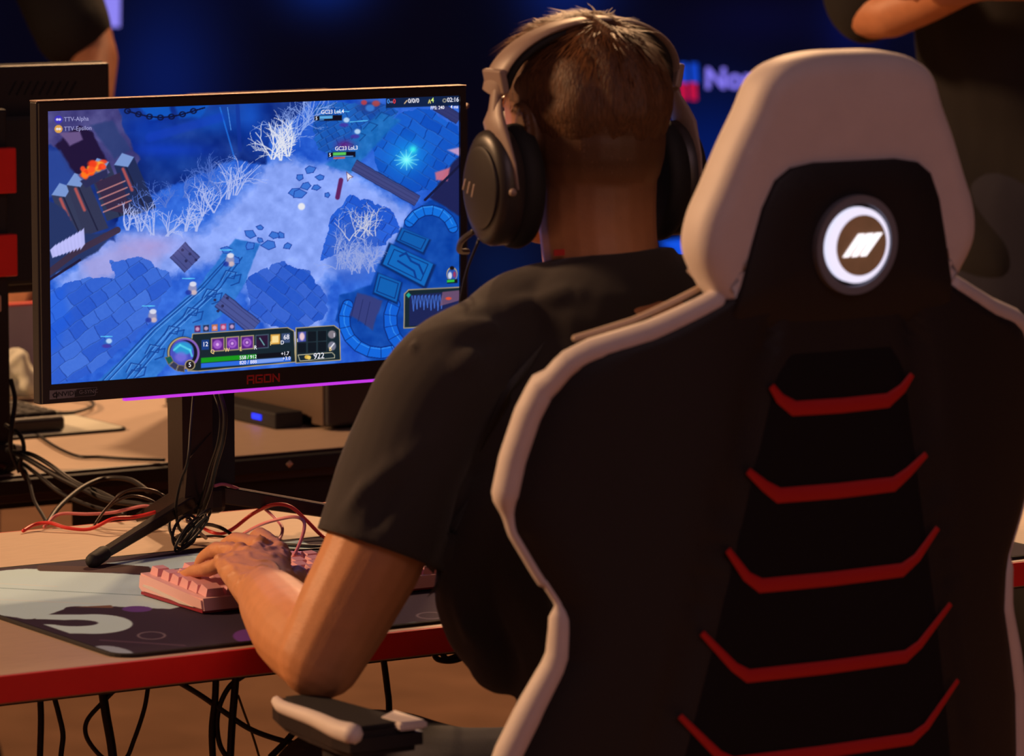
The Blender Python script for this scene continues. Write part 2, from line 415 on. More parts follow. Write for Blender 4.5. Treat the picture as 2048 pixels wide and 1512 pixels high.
# ================================================================== FRONT DESK
def desk(name, s0, s1, t0, t1, label, red=True, tray=None, legs=()):
    r = empty(name, (s0+s1)/2, (t0+t1)/2, 0, label, 'desk')
    obj('tabletop', box((s0, t0+.004, .706), (s1, t1-.004, .735), .0015), M['table'], r)
    obj('edge_band', box((s0, t0, .708 if red else .700), (s1, t0+.004, .7345), .0008), M['red_edge'] if red else M['black'], r, )
    obj('edge_band', box((s0, t1-.004, .7085), (s1, t1, .7345), .0008), M['red_edge'] if red else M['black'], r)
    for ls in legs:
        for lt in (t0+.12, t1-.1):
            obj('leg', box((ls-.03, lt-.03, .0), (ls+.03, lt+.03, .706), .004), M['blackm'], r)
    if len(legs): obj('crossbar', box((legs[0]+.03, t0+.25, .65), (legs[-1]-.03, t0+.29, .70), .003), M['blackm'], r)
    return r
d1 = desk('gaming_desk', -1.35, 1.85, -.016, .78, 'front pale desk with bright red edge carrying the lit monitor and pink keyboard', legs=(-1.2, 1.7))
d2 = desk('gaming_desk', -1.0, 1.85, 1.18, 1.98, 'rear pale desk with black edge carrying the PC tower and dark monitor', red=False, legs=(-.9, 1.7))
obj('cable_tray', box((.62, 1.2, .60), (1.75, 1.34, .7), .005), M['blackm'], d2)
obj('edge_rail', box((-1.0, 1.165, .712), (1.85, 1.18, .731), .002), M['blackm'], d2)

# mouse mat with printed pattern
def rounded_rect(x0, y0, x1, y1, r, n=6):
    P = []
    for cx_, cy, a0 in ((x1-r, y1-r, 0), (x0+r, y1-r, PI/2), (x0+r, y0+r, PI), (x1-r, y0+r, 3*PI/2)):
        for k in range(n+1): a = a0+PI/2*k/n; P.append((cx_+r*math.cos(a), cy+r*math.sin(a)))
    return P
MZ = .7385
mp = empty('desk_mat', .5, .27, .735, 'large desk mat printed pale blue and dark purple under the pink keyboard', 'desk mat')
def fnm(u, v): return np.stack([-.005+.004+u*1.172, .004+v*.527, u*0+.0036], -1)
me, u, v = grid_mesh('printed_top', 620, 300, fnm)
P3 = verts_of(me)+np.array([0, 0, .735]); X, Y = px_of(world_of(P3))
# clip rounded corners by pulling the outer points in
S_ = verts_of(me); r_ = .022
for (cs, ct, sx, sy) in ((-.001+r_, .004+r_, -1, -1), (-.001+r_, .531-r_, -1, 1), (1.171-r_, .004+r_, 1, -1), (1.171-r_, .531-r_, 1, 1)):
    dx = (S_[:, 0]-cs)*sx; dy = (S_[:, 1]-ct)*sy; k = (dx > 0) & (dy > 0); rr = np.hypot(dx, dy); kk = k & (rr > r_)
    S_[kk, 0] = cs+(S_[kk, 0]-cs)*r_/rr[kk]; S_[kk, 1] = ct+(S_[kk, 1]-ct)*r_/rr[kk]
set_verts(me, S_)
pt = Paint(X, Y, (52, 40, 62))
BL = (186, 222, 242); DK = (52, 40, 62); BR = (72, 52, 58)
pt.poly([(-400, 1100), (0, 1142), (50, 1137), (290, 1150), (430, 1165), (420, 1200), (340, 1218), (220, 1213), (140, 1213), (110, 1225), (60, 1240), (0, 1230), (-400, 1300)], BL, wob=1)
pt.poly([(195, 1128), (340, 1112), (450, 1100), (600, 1080), (640, 1100), (420, 1130), (330, 1140), (200, 1137)], BL)
pt.line([(205, 1134), (295, 1141)], 16, BR)
pt.line([(80, 1136), (220, 1140)], 12, BR)
pt.line([(140, 1221), (220, 1217)], 13, (118, 92, 84))
pt.line([(135, 1222), (420, 1228)], 16, DK)
pt.ell((274, 1218), 30, 6, (96, 62, 150))
pt.poly([(60, 1229), (190, 1229), (190, 1267), (140, 1267), (85, 1248)], BL); pt.ell((188, 1248), 77, 19.5, BL, soft=.04)
pt.line([(30, 1243), (90, 1243.5), (150, 1246)], 10, DK); pt.ell((150, 1246), 46, 6.5, DK)
pt.ell((303, 1271), 29, 8, (118, 108, 126), ring=.16, soft=.08)
pt.ell((227, 1302), 40, 9, (150, 172, 205), rot=.15)
pt.ell((500, 1272), 34, 14, (104, 60, 160))
pt.line([(200, 1280), (370, 1291)], 2.5, (84, 66, 92))
for k, (a, b) in enumerate([((0, 1167), (115, 1173)), ((0, 1199), (200, 1208))]): pt.line([a, b], 1.6, (196, 220, 235))
pt.line([(0, 1176), (290, 1191)], 1.0, (110, 150, 170))
pt.ell((862, 1231), 30, 7, (110, 100, 120), ring=.16, soft=.1); pt.ell((835, 1249), 26, 5, (130, 160, 185))
pt.ell((562, 1103), 26, 5, (225, 225, 230)); pt.ell((590, 1106), 30, 5, (180, 130, 190))
paint(me, pt.lin()); finish('printed_top', me, M['matprint'], mp, False).location = Vector((0, 0, .735))-Vector(mp['org'])
bm = bmesh.new(); prism(bm, rounded_rect(-.005, 0, 1.175, .535, .024), .735, .7383, axis=2); obj('rubber_base', bm, M['matedge'], mp)
rp = [(x, y, .7372) for x, y in rounded_rect(-.004, .001, 1.174, .534, .024)]
obj('stitched_edge', tub(rp, .0019, 6, closed=True), M['matedge'], mp)

# ================================================================== MAIN MONITOR
def screen_paint(X, Y):
    pt = Paint(X, Y, (44, 100, 214)); n1 = fbm(X, Y, .02, 1); n2 = fbm(X, Y, .08, 2)
    pt.C += (n1-.5)[:, None]*np.array([60, 60, 50])+(n2-.5)[:, None]*np.array([30, 36, 30])
    SN = (142, 168, 248)
    def tex(i, amp, sc, seed):
        if i is not None and len(i): pt.C[i] += ((fbm(pt.X[i], pt.Y[i], sc, seed)-.5)*amp)[:, None]
    i = pt.poly([(230, 470), (300, 455), (400, 468), (470, 400), (530, 330), (580, 315), (640, 330), (700, 340), (830, 430), (800, 470), (770, 520), (650, 560), (640, 700), (560, 700), (480, 560), (450, 520), (330, 560), (180, 560), (130, 600), (110, 560)], SN, .95, 12, 14); tex(i, 46, .05, 11)
    i = pt.poly([(160, 520), (250, 480), (330, 500), (300, 540), (180, 570)], (176, 160, 214), .6, 14, 10)
    pt.stones([(96, 580), (170, 555), (230, 560), (225, 525), (270, 515), (340, 540), (348, 570), (320, 590), (310, 640), (255, 690), (190, 740), (150, 766), (96, 766)], 36, 3, (72, 120, 222), (34, 84, 200), (22, 58, 150), -.62)
    i = pt.poly([(92, 590), (130, 570), (140, 640), (110, 700), (92, 700)], (20, 90, 226), .5, 8, 6)
    pt.stones([(492, 560), (560, 523), (620, 545), (655, 590), (650, 640), (600, 660), (540, 655), (500, 620)], 29, 8, (66, 108, 214), (26, 80, 196), (22, 60, 160), .7)
    pt.stones([(665, 430), (700, 390), (780, 420), (800, 460), (770, 490), (690, 500), (640, 520)], 26, 12, (40, 100, 220), (24, 80, 200), (20, 54, 150), .5)
    pt.stones([(742, 290), (780, 245), (820, 218), (860, 226), (920, 250), (920, 320), (880, 380), (820, 385), (760, 345)], 28, 15, (26, 100, 210), (8, 74, 186), (6, 46, 134), .55)
    pt.stones([(630, 210), (770, 205), (800, 225), (740, 290), (700, 330), (640, 300), (625, 250)], 17, 21, (30, 104, 196), (16, 74, 170), (10, 54, 130), -.5)
    # engraved diagonal road
    road = [(188, 770), (400, 568), (442, 512), (470, 478), (522, 486), (504, 524), (490, 566), (462, 612), (345, 715), (300, 770)]
    i = pt.poly(road, (44, 116, 206), 1, 1.5, 3); tex(i, 40, .08, 31)
    i = pt.poly([(650, 330), (760, 225), (800, 240), (700, 345)], (28, 110, 190), .9, 3, 3); tex(i, 30, .1, 33)
    for o_ in (0, 11, 44, 58):
        pt.line([(205+o_, 762), (300+o_*.8, 660), (400+o_*.7, 575), (455+o_*.5, 515)], 2.6, (14, 66, 150), .85)
        pt.line([(209+o_, 760), (304+o_*.8, 662), (402+o_*.7, 577)], 1.4, (110, 170, 245), .7)
    for k in range(6):
        x = 252+k*38; y = 744-k*37; pt.line([(x+22, y-6), (x+40, y-10), (x+36, y+6), (x+20, y+12)], 2.6, (12, 64, 150), .8); pt.line([(x+2, y+2), (x+12, y-16), (x+32, y-12)], 1.2, (120, 180, 245), .6)
        pt.line([(x, y), (x+10, y-18), (x+30, y-14), (x+26, y-2), (x+12, y-4), (x+4, y+8)], 2.6, (12, 64, 150), .8)
    for k in range(5):
        x = 655+k*24; y = 318-k*20
        pt.line([(x, y), (x+12, y-14), (x+28, y-8), (x+16, y+4)], 2, (10, 66, 140), .8)
    for k, (x, y) in enumerate([(520, 455), (562, 470), (500, 492), (590, 385), (632, 375), (452, 500), (468, 520), (520, 480), (600, 355), (612, 372), (598, 388), (640, 355), (548, 470), (500, 468), (655, 390), (575, 492), (620, 340), (538, 490)]):
        r = 7+(k*37 % 7); A = [(x+r*math.cos(a+k)*(1+.3*math.sin(a*2+k)), y+r*.75*math.sin(a+k)) for a in (0, 1.1, 2.3, 3.5, 4.9)]
        pt.poly(A, (58, 116, 214)); pt.line(A+[A[0]], 1.6, (24, 60, 160), .9)
    # planks
    def plank(a, b, w_, c=(64, 70, 128)):
        nx = -(b[1]-a[1]); ny = b[0]-a[0]; l = math.hypot(nx, ny); h_ = w_/2
        for hh, cc in ((h_, (28, 36, 86)), (h_-1.5, c)):
            q = pt.poly([(a[0]+nx/l*hh, a[1]+ny/l*hh), (b[0]+nx/l*hh, b[1]+ny/l*hh), (b[0]-nx/l*hh, b[1]-ny/l*hh), (a[0]-nx/l*hh, a[1]-ny/l*hh)], cc, 1, .8, 1.5)
        for k in (-.3, 0, .3):
            nx = -(b[1]-a[1]); ny = b[0]-a[0]; l = math.hypot(nx, ny); pt.line([(a[0]+nx/l*w_*k, a[1]+ny/l*w_*k), (b[0]+nx/l*w_*k, b[1]+ny/l*w_*k)], 1.2, (40, 46, 98), .7)
    plank((708, 330), (835, 402), 24); plank((355, 500), (385, 530), 44, (70, 78, 140)); plank((440, 600), (510, 655), 34, (72, 84, 150)); plank((870, 210), (918, 238), 22, (50, 56, 110))
    for p in ((365, 500), (380, 508), (372, 522), (392, 520), (430, 600), (445, 612), (455, 596), (436, 622)): pt.ell(p, 3, 3, (40, 44, 90))
    # dark upper left ravine
    i = pt.poly([(92, 200), (640, 180), (600, 230), (545, 260), (530, 330), (480, 320), (440, 330), (330, 380), (240, 420), (230, 480), (160, 500), (92, 560)], (14, 46, 128), 1, 3, 8); tex(i, 60, .03, 41)
    for c_, rx, ry, col, a in [((300, 260), 60, 40, (0, 60, 190), .6), ((350, 320), 70, 40, (8, 66, 170), .5), ((430, 240), 50, 30, (10, 90, 210), .6), ((500, 230), 30, 40, (20, 90, 210), .7), ((330, 300), 90, 14, (20, 70, 220), .5), ((230, 350), 40, 60, (4, 24, 70), .7), ((520, 280), 30, 30, (10, 70, 190), .5)]: pt.glow(c_, rx, ry, col, a)
    pt.poly([(275, 214), (340, 210), (345, 232), (300, 240)], (10, 100, 210), .7, 3, 4); pt.poly([(350, 208), (420, 206), (400, 234), (360, 236)], (8, 90, 200), .7, 3, 4)
    for k in range(7):
        x = 255+k*22; y = 222+13*math.sin(k/6*PI); pt.ell((x, y), 7, 6, (6, 18, 60), ring=.45, soft=.2)
        pt.line([(x, y), (x+22, 222+13*math.sin((k+1)/6*PI))], 3, (6, 18, 60))
    pt.line([(440, 215), (470, 320)], 3, (30, 120, 235), .7); pt.line([(475, 212), (480, 300)], 8, (14, 50, 150), .7); pt.line([(455, 215), (462, 260)], 1.5, (90, 160, 245), .8)
    pt.line([(300, 275), (440, 235)], 18, (18, 60, 190), .5, 6)
    # purple stone mass with fire and pedestals, top left
    i = pt.poly([(92, 205), (235, 212), (250, 260), (280, 320), (250, 380), (150, 300), (92, 290)], (70, 68, 128), 1, 2, 5); tex(i, 50, .04, 51)
    pt.poly([(140, 262), (160, 250), (185, 268), (220, 330), (210, 350), (150, 370), (110, 290)], (28, 18, 56), 1, 2, 4)
    pt.poly([(180, 250), (225, 240), (262, 300), (230, 320)], (40, 60, 116), .8, 3, 3)
    pt.poly([(92, 300), (120, 300), (160, 365), (92, 400)], (40, 70, 150), .9, 3, 3)
    pt.poly([(118, 266), (160, 262), (166, 280), (140, 292)], (104, 84, 134), 1, 2, 2)
    for x, y, c in ((125, 380, (50, 58, 88)), (200, 330, (44, 54, 84)), (155, 360, (48, 54, 84)), (250, 320, (30, 44, 86))):
        pt.poly([(x-22, y+10), (x+18, y-6), (x+62, y+96), (x+14, y+112)], c, 1, 1); pt.line([(x+2, y+14), (x+40, y+100)], 3, (26, 30, 58), .9); pt.poly([(x-22, y+10), (x-6, y-14), (x+18, y-6), (x+6, y+14)], (120, 150, 210), 1, 1)
        pt.line([(x-4, y+18), (x+14, y+60)], 6, (214, 92, 84), .75, 3)
    pt.poly([(190, 365), (240, 345), (262, 430), (215, 420)], (52, 40, 70), 1, 1)
    for k in range(4): pt.line([(195+k*4, 385+k*13), (250+k*4, 362+k*13)], 3, (196, 130, 130), .8)
    pt.poly([(155, 350), (205, 325), (220, 345), (175, 372)], (90, 90, 140), 1, 1); pt.poly([(160, 362), (214, 338), (216, 352), (172, 376)], (40, 44, 86), 1, 1)
    for k in range(26):
        x = 165+random.random()*44; y = 356-(x-165)*.45-random.random()*22; pt.ell((x, y), 4+random.random()*6, 4+random.random()*5, random.choice([(255, 120, 30), (255, 80, 40), (255, 170, 50), (240, 60, 30)]), .9, .6)
    pt.poly([(92, 400), (130, 420), (160, 470), (230, 460), (200, 500), (92, 560)], (34, 52, 100), 1, 2, 5)
    pt.line([(98, 545), (150, 505), (235, 460)], 13, (58, 46, 70)); pt.line([(98, 560), (160, 520)], 5, (30, 26, 56))
    for k in range(9): x = 100+k*7; pt.poly([(x, 500-k*4), (x+12, 488-k*4), (x+14, 512-k*3), (x+5, 516-k*2)], (190, 190, 250), .95, 1)
    pt.glow((300, 490), 60, 20, (190, 150, 200), .45)
    # right fortress walls
    i = pt.poly([(918, 395), (860, 400), (815, 430), (800, 470), (760, 520), (740, 570), (680, 590), (672, 640), (720, 700), (760, 740), (930, 730), (930, 390)], (12, 72, 170), 1, 2, 3); tex(i, 40, .05, 61)
    pt.poly([(930, 300), (900, 330), (860, 395), (930, 440)], (28, 34, 84), 1, 2, 3); pt.poly([(895, 300), (930, 292), (930, 318)], (210, 160, 200), .9, 2); pt.poly([(870, 345), (900, 335), (895, 362), (872, 360)], (210, 110, 130), .9, 2); pt.line([(850, 400), (930, 320)], 5, (20, 24, 60))
    def arc(cx_, cy, rx, ry, a0, a1, n, w_, c, j=True):
        P = [(cx_+rx*math.cos(a0+(a1-a0)*k/n), cy+ry*math.sin(a0+(a1-a0)*k/n)) for k in range(n+1)]
        pt.line(P, w_+4, (6, 40, 120)); pt.line(P, w_, c); pt.line([(p[0]-1, p[1]-w_*.4) for p in P], 1.6, (70, 160, 250), .7)
        for k in range(n+1):
            a = a0+(a1-a0)*k/n; pt.line([(cx_+(rx-w_/2)*math.cos(a), cy+(ry-w_/2)*math.sin(a)), (cx_+(rx+w_/2)*math.cos(a), cy+(ry+w_/2)*math.sin(a))], 1.4, (6, 44, 130))
    arc(860, 470, 48, 50, -2.6, -.3, 6, 18, (14, 110, 220)); arc(760, 640, 72, 66, 1.2, 3.6, 7, 20, (14, 102, 220)); arc(850, 640, 70, 70, 2.0, 3.6, 5, 24, (14, 96, 214))
    def slab(P, c, t_=True):
        pt.poly(P, (4, 40, 104), 1, 2); cx_ = sum(p[0] for p in P)/len(P); cy = sum(p[1] for p in P)/len(P)
        pt.poly([(cx_+(p[0]-cx_)*.9, cy+(p[1]-cy)*.88-2) for p in P], c, 1, 1); Q = [(cx_+(p[0]-cx_)*.72, cy+(p[1]-cy)*.66-2) for p in P]; pt.line(Q+[Q[0]], 2, (4, 46, 120), .9)
    slab([(778, 485), (872, 530), (852, 580), (760, 530)], (14, 104, 190)); slab([(802, 455), (862, 480), (848, 510), (790, 482)], (12, 92, 176)); slab([(755, 545), (805, 565), (795, 610), (745, 588)], (12, 96, 180))
    pt.line([(800, 512), (812, 506), (822, 522), (838, 530), (846, 548)], 4, (6, 56, 140)); pt.line([(796, 522), (812, 532), (828, 542), (832, 556)], 4, (6, 56, 140))
    pt.poly([(715, 585), (765, 600), (745, 660), (700, 630)], (52, 62, 126), 1, 2, 2)
    for k in range(3): pt.line([(712+k*14, 594+k*5), (702+k*14, 636+k*7)], 1.4, (30, 40, 96), .8)
    # frosted bushes
    def branch(x, y, a, l, w_, c, dep):
        n = 4; P = [(x, y)]
        for k in range(n):
            a += random.uniform(-.35, .35); x += math.cos(a)*l/n; y -= math.sin(a)*l/n; P.append((x, y))
        pt.line(P, w_, c, .95, .8, w_*.45)
        if dep:
            for k in (1, 2, 3):
                if random.random() < .75: branch(P[k][0], P[k][1], a+random.choice([-1, 1])*random.uniform(.4, .9), l*.55, w_*.6, c, dep-1)
    def bush(x, y, h, c, n=5, w_=2.6):
        for k in range(n): branch(x+random.uniform(-4, 4), y, PI/2+random.uniform(-.65, .65), h*random.uniform(.7, 1.05), w_, c, 2)
    for x, y, h in [(290, 430, 50), (330, 415, 50), (370, 395, 50), (410, 380, 60), (440, 385, 66)]: bush(x, y, h, (86, 118, 206), 4, 2)
    for x, y, h in [(255, 460, 52), (280, 462, 55), (305, 470, 58), (335, 472, 50), (370, 462, 56), (392, 462, 44), (405, 432, 60), (430, 425, 64), (455, 398, 70), (470, 390, 74)]: bush(x, y, h, (176, 188, 240), 4)
    for x, y, h in [(585, 290, 70), (600, 270, 80), (620, 245, 60), (570, 275, 60)]: bush(x, y, h, (140, 168, 236), 5, 2)
    for x, y, h in [(545, 318, 66), (562, 320, 78), (575, 312, 74)]: bush(x, y, h, (226, 228, 240), 5, 2.8)
    i = pt.poly([(660, 540), (655, 480), (690, 440), (750, 440), (765, 500), (735, 560), (690, 570)], (60, 100, 200), .6, 10, 6)
    for k in range(14): bush(672+random.random()*80, 500+random.random()*50, 44, (150, 166, 224), 3, 1.8)
    for k in range(5): bush(700+k*12, 470+random.random()*20, 60, (206, 206, 224), 2, 1.9)
    pt.glow((690, 290), 18, 10, (120, 20, 110), .7)
    # cyan glow
    pt.glow((815, 312), 36, 34, (10, 150, 240), .7); pt.glow((813, 320), 13, 13, (110, 255, 255), 1); pt.glow((826, 299), 8, 8, (60, 240, 240), 1)
    for k in range(12):
        a = k*.52; pt.line([(813, 320), (813+24*math.cos(a), 320+20*math.sin(a))], 1.3, (150, 250, 255), .7)
    # small generic figures
    for x, y in ((305, 632), (385, 577), (460, 520)):
        pt.ell((x, y+2), 9, 12, (110, 120, 190), .7, .5); pt.ell((x, y), 8, 11, (150, 150, 190), .9, .4); pt.ell((x+1, y-9), 7, 5, (225, 225, 240), .9, .4); pt.ell((x+3, y+8), 6, 5, (220, 190, 190), .8, .5); pt.ell((x-8, y+8), 6, 5, (20, 40, 150), .7, .5)
        pt.line([(x-20, y-20), (x+4, y-20)], 2, (90, 200, 250))
    for x, y in ((215, 685), (690, 243), (712, 266)): pt.ell((x, y), 8, 7, (40, 100, 190), .9, .4); pt.ell((x+3, y-3), 6, 5, (190, 220, 250), .9, .5); pt.ell((x-2, y+7), 9, 4, (70, 50, 160), .8, .5)
    pt.line([(202, 673), (224, 673)], 2, (90, 200, 250)); pt.line([(672, 223), (698, 223)], 1.8, (90, 190, 245)); pt.line([(700, 244), (735, 241)], 1.8, (90, 190, 245))
    pt.ell((603, 413), 7, 7, (235, 235, 240), .95, .4); pt.glow((737, 212), 22, 13, (40, 50, 120), .8); pt.ell((728, 205), 6, 5, (200, 60, 60), .8, .5); pt.ell((752, 207), 8, 6, (190, 70, 60), .8, .5); pt.ell((740, 216), 9, 7, (60, 130, 220), .8, .5)
    pt.line([(675, 395), (682, 360)], 9, (90, 20, 80), .9, 2)
    # status bars
    def bar(x, y, w_, cols):
        pt.poly([(x, y), (x+w_, y-1), (x+w_, y+10), (x, y+11)], (12, 12, 30)); pt.poly([(x-10, y+1), (x, y+1), (x, y+10), (x-10, y+10)], (8, 8, 20))
        pt.poly([(x, y+1), (x+w_*.58, y), (x+w_*.58, y+6), (x, y+7)], cols[0]); pt.poly([(x, y+8), (x+w_*cols[2], y+7.5), (x+w_*cols[2], y+9.5), (x, y+10)], cols[1])
    bar(639, 231, 45, ((90, 170, 230), (60, 140, 230), .2)); bar(666, 304, 45, ((90, 200, 90), (90, 160, 240), .9)); pt.poly([(667, 315), (690, 314), (690, 317), (667, 318)], (220, 90, 80))
    pt.poly([(693, 344), (706, 354), (695, 362)], (235, 225, 235)); pt.line([(693, 344), (706, 354), (699, 356), (695, 363), (693, 344)], 1.2, (90, 50, 80))
    # HUD
    G = (176, 158, 118); PN = (18, 38, 48); PN2 = (10, 22, 32)
    def panel(P, c=PN, b=G, w_=1.8): pt.poly(P, c, 1, .6); pt.line(P+[P[0]], w_, b)
    panel([(385, 668), (575, 655), (588, 662), (591, 724), (400, 742), (376, 742)])
    panel([(592, 656), (668, 651), (679, 659), (681, 720), (592, 726)])
    for k in range(5):
        x = 388+17.2*k; y = 651-k*1.2; c = [(90, 30, 100), (20, 40, 80), (200, 110, 70), (180, 60, 110), (40, 50, 120)][k]
        pt.poly([(x, y), (x+14, y-1), (x+14, y+14), (x, y+15)], (70, 110, 170)); pt.poly([(x+1.5, y+1), (x+12.5, y), (x+12.5, y+13), (x+1.5, y+13.5)], c); pt.ell((x+7, y+7), 4, 4, (225, 180, 210), .8, .6)
    pt.poly([(403, 680), (418, 679), (418, 699), (403, 700)], (20, 60, 130))
    for k, c in enumerate([(90, 30, 130), (96, 40, 150), (84, 30, 130), (40, 22, 54)]):
        x = 422+29.5*k; y = 676-2.0*k; pt.poly([(x, y), (x+27, y-2), (x+27, y+26), (x, y+28)], G if k < 3 else (70, 90, 110)); pt.poly([(x+2, y+2), (x+25, y), (x+25, y+24), (x+2, y+26)], c)
        if k < 3: pt.ell((x+13, y+13), 9, 9, (170, 100, 210), .8, .3, ring=.5 if k else None); pt.ell((x+13, y+13), 3, 3, (240, 190, 250), .8, .6)
        else: pt.line([(x+4, y+4), (x+22, y+22)], 4, (20, 30, 50)); pt.line([(x+9, y+6), (x+18, y+20)], 2, (120, 170, 180))
    pt.poly([(541, 669), (560, 668), (560, 688), (541, 689)], (214, 160, 70)); pt.poly([(544, 672), (557, 671), (557, 685), (544, 686)], (250, 220, 150)); pt.poly([(563, 667), (580, 666), (580, 685), (563, 686)], (60, 80, 120))
    pt.poly([(402, 716), (513, 708), (513, 717), (402, 726)], (20, 150, 30)); pt.poly([(513, 708), (581, 703), (581, 713), (513, 717)], (8, 16, 26)); pt.poly([(402, 727), (582, 714), (582, 723), (402, 736)], (40, 104, 220)); pt.poly([(513, 719), (567, 715), (567, 722), (513, 727)], (140, 170, 240), .8)
    for k in range(3):
        for j in range(2):
            x = 595+20*k; y = 664-1.3*k+22*j; pt.poly([(x, y), (x+18, y-1), (x+18, y+20), (x, y+21)], PN2); pt.line([(x, y), (x+18, y-1), (x+18, y+20), (x, y+21), (x, y)], 1, (40, 60, 70), .8)
    pt.poly([(596, 664), (612, 663), (612, 683), (596, 684)], (70, 80, 170)); pt.ell((604, 673), 5, 8, (250, 210, 210), .9, .5); pt.ell((664, 669), 8, 8, (140, 130, 140), .9, .3); pt.ell((664, 692), 8, 9, (130, 130, 150), .9, .3); pt.line([(660, 697), (668, 687)], 2.5, (230, 230, 240))
    panel([(596, 710), (664, 705), (669, 710), (669, 716), (600, 722)], PN, (190, 186, 160), 1.2); pt.ell((614, 714), 5, 4, (222, 176, 70), 1, .3); pt.ell((618, 715), 4, 4, (240, 205, 100), 1, .3)
    pt.ell((367, 706), 33, 33, (14, 20, 40), 1, .05); pt.ell((367, 706), 32, 32, G, 1, .06, ring=.12); pt.ell((370, 706), 29, 30, (130, 90, 200), .9, .05, ring=.14)
    pt.ell((364, 706), 24, 25, (70, 80, 190), 1, .08); pt.ell((366, 697), 19, 13, (40, 150, 210), 1, .3); pt.ell((362, 714), 12, 10, (120, 110, 220), .8, .6); pt.line([(348, 700), (360, 690), (380, 700), (384, 712)], 4, (90, 220, 240), .8, 2)
    for k, c in enumerate([(16, 90, 80), (50, 56, 90), (60, 56, 66)]):
        a0 = 2.9-.48*k; P = [(367+r*math.cos(a), 706+r*math.sin(a)) for r, a in ((26, a0), (38, a0), (38, a0-.42), (26, a0-.42))]; panel(P, c, (120, 110, 90), 1.3)
    pt.ell((380, 730), 10, 10, (30, 26, 30), 1, .1); pt.ell((380, 730), 10.5, 10.5, G, 1, .15, ring=.2)
    panel([(809, 588), (817, 580), (922, 574), (922, 650), (808, 656)], PN, (150, 140, 120), 2.4); i = pt.poly([(819, 590), (922, 582), (922, 650), (818, 652)], (26, 36, 84), 1, 1)
    for k in range(9): x = 824+k*7; pt.line([(x, 592-k*.3), (x+3, 622-(k*13 % 9)), (x+5, 592)], 2, (60, 100, 190))
    pt.poly([(885, 584), (922, 580), (922, 600), (880, 612)], (110, 80, 110), .9); pt.ell((897, 597), 6, 3, (230, 80, 50), .9, .5)
    pt.poly([(812, 590), (817, 585), (822, 590), (817, 596)], (30, 160, 150))
    pt.ell((904, 548), 11, 14, G, 1, .1); pt.ell((904, 549), 9.5, 12, (40, 80, 170), 1, .1); pt.ell((900, 551), 4, 7, (220, 225, 240), .9, .5); pt.ell((909, 549), 3, 6, (180, 50, 80), .8, .5); pt.ell((904, 536), 4.5, 4, (20, 16, 22), 1, .3); pt.poly([(894, 559), (915, 558), (915, 566), (894, 567)], (14, 20, 24)); pt.poly([(894, 560), (909, 559), (909, 564), (894, 565)], (50, 190, 70))
    pt.poly([(772, 196), (922, 190), (922, 211), (772, 216)], (10, 28, 58), .92)
    pt.ell((117, 239), 8, 8, (58, 50, 190), .95, .12); pt.ell((117, 258), 8, 8, (226, 166, 74), .95, .12)
    for y in (239, 258): pt.ell((114.5, y), 2.6, 2.4, (235, 230, 245), .9, .5); pt.ell((119.5, y), 2.6, 2.4, (235, 230, 245), .9, .5)
    pt.ell((889, 201), 4, 4, (190, 180, 150), .9, .3, ring=.4); pt.line([(809, 207), (814, 201)], 2, (210, 180, 140)); pt.line([(857, 206), (859, 200), (861, 206)], 1.8, (220, 210, 120))
    return pt.lin()

MT = .5   # t of the screen plane
mon = empty('gaming_monitor', .435, .60, .735, 'front gaming monitor, screen lit with a blue icy game scene', 'monitor')
C4 = [Lt(95, 220, MT), Lt(918, 193, MT), Lt(918, 712, MT), Lt(98, 765, MT)]
s0 = (C4[0].x+C4[3].x)/2; s1 = (C4[1].x+C4[2].x)/2; z1 = (C4[0].z+C4[1].z)/2; z0 = (C4[2].z+C4[3].z)/2
me, u, v = grid_mesh('screen', 760, 430, lambda u, v: np.stack([s0+u*(s1-s0), u*0+MT, z0+v*(z1-z0)], -1))
X, Y = px_of(world_of(verts_of(me))); paint(me, screen_paint(X, Y)); set_verts(me, verts_of(me)-np.array(tuple(mon['org'])))
scr = finish('screen', me, M['screenpix'], mon, False, label='lit screen showing a frozen stone landscape and game panels')
FT = MT-.0035
so, sr, zt, zb = s0-.0105, s1+.0075, z1+.0095, z0-.0205
obj('bezel', box((so, FT, zb), (s0, MT+.004, zt)), M['blackm'], mon, label='') if False else None
bm = bmesh.new()
bx(bm, (so, FT, zb), (s0, MT+.006, zt)); bx(bm, (s1, FT, zb), (sr, MT+.006, zt)); bx(bm, (s0, FT, z1), (s1, MT+.006, zt)); bx(bm, (s0, FT, zb), (s1, MT+.006, z0))
obj('bezel', bm, M['black'], mon)
bm = bmesh.new(); bx(bm, (so-.002, MT+.0005, zb-.001), (sr+.002, MT+.016, zt+.0005), .0015); obj('rim', bm, M['black'], mon)
obj('top_glint', box((so-.002, MT-.002, zt+.0004), (sr+.002, MT+.016, zt+.0022), .0006), M['glintm'], mon, )  # pale strip stands for light glancing off the black top
bm = bmesh.new(); bx(bm, (so+.03, MT+.02, zb+.03), (sr-.03, MT+.05, zt-.03), .012, 3); obj('back_cover', bm, M['blackm'], mon)
obj('light_strip', box((so+.1, FT-.0005, zb-.0035), (sr-.04, FT+.006, zb-.001)), M['purple'], mon, )
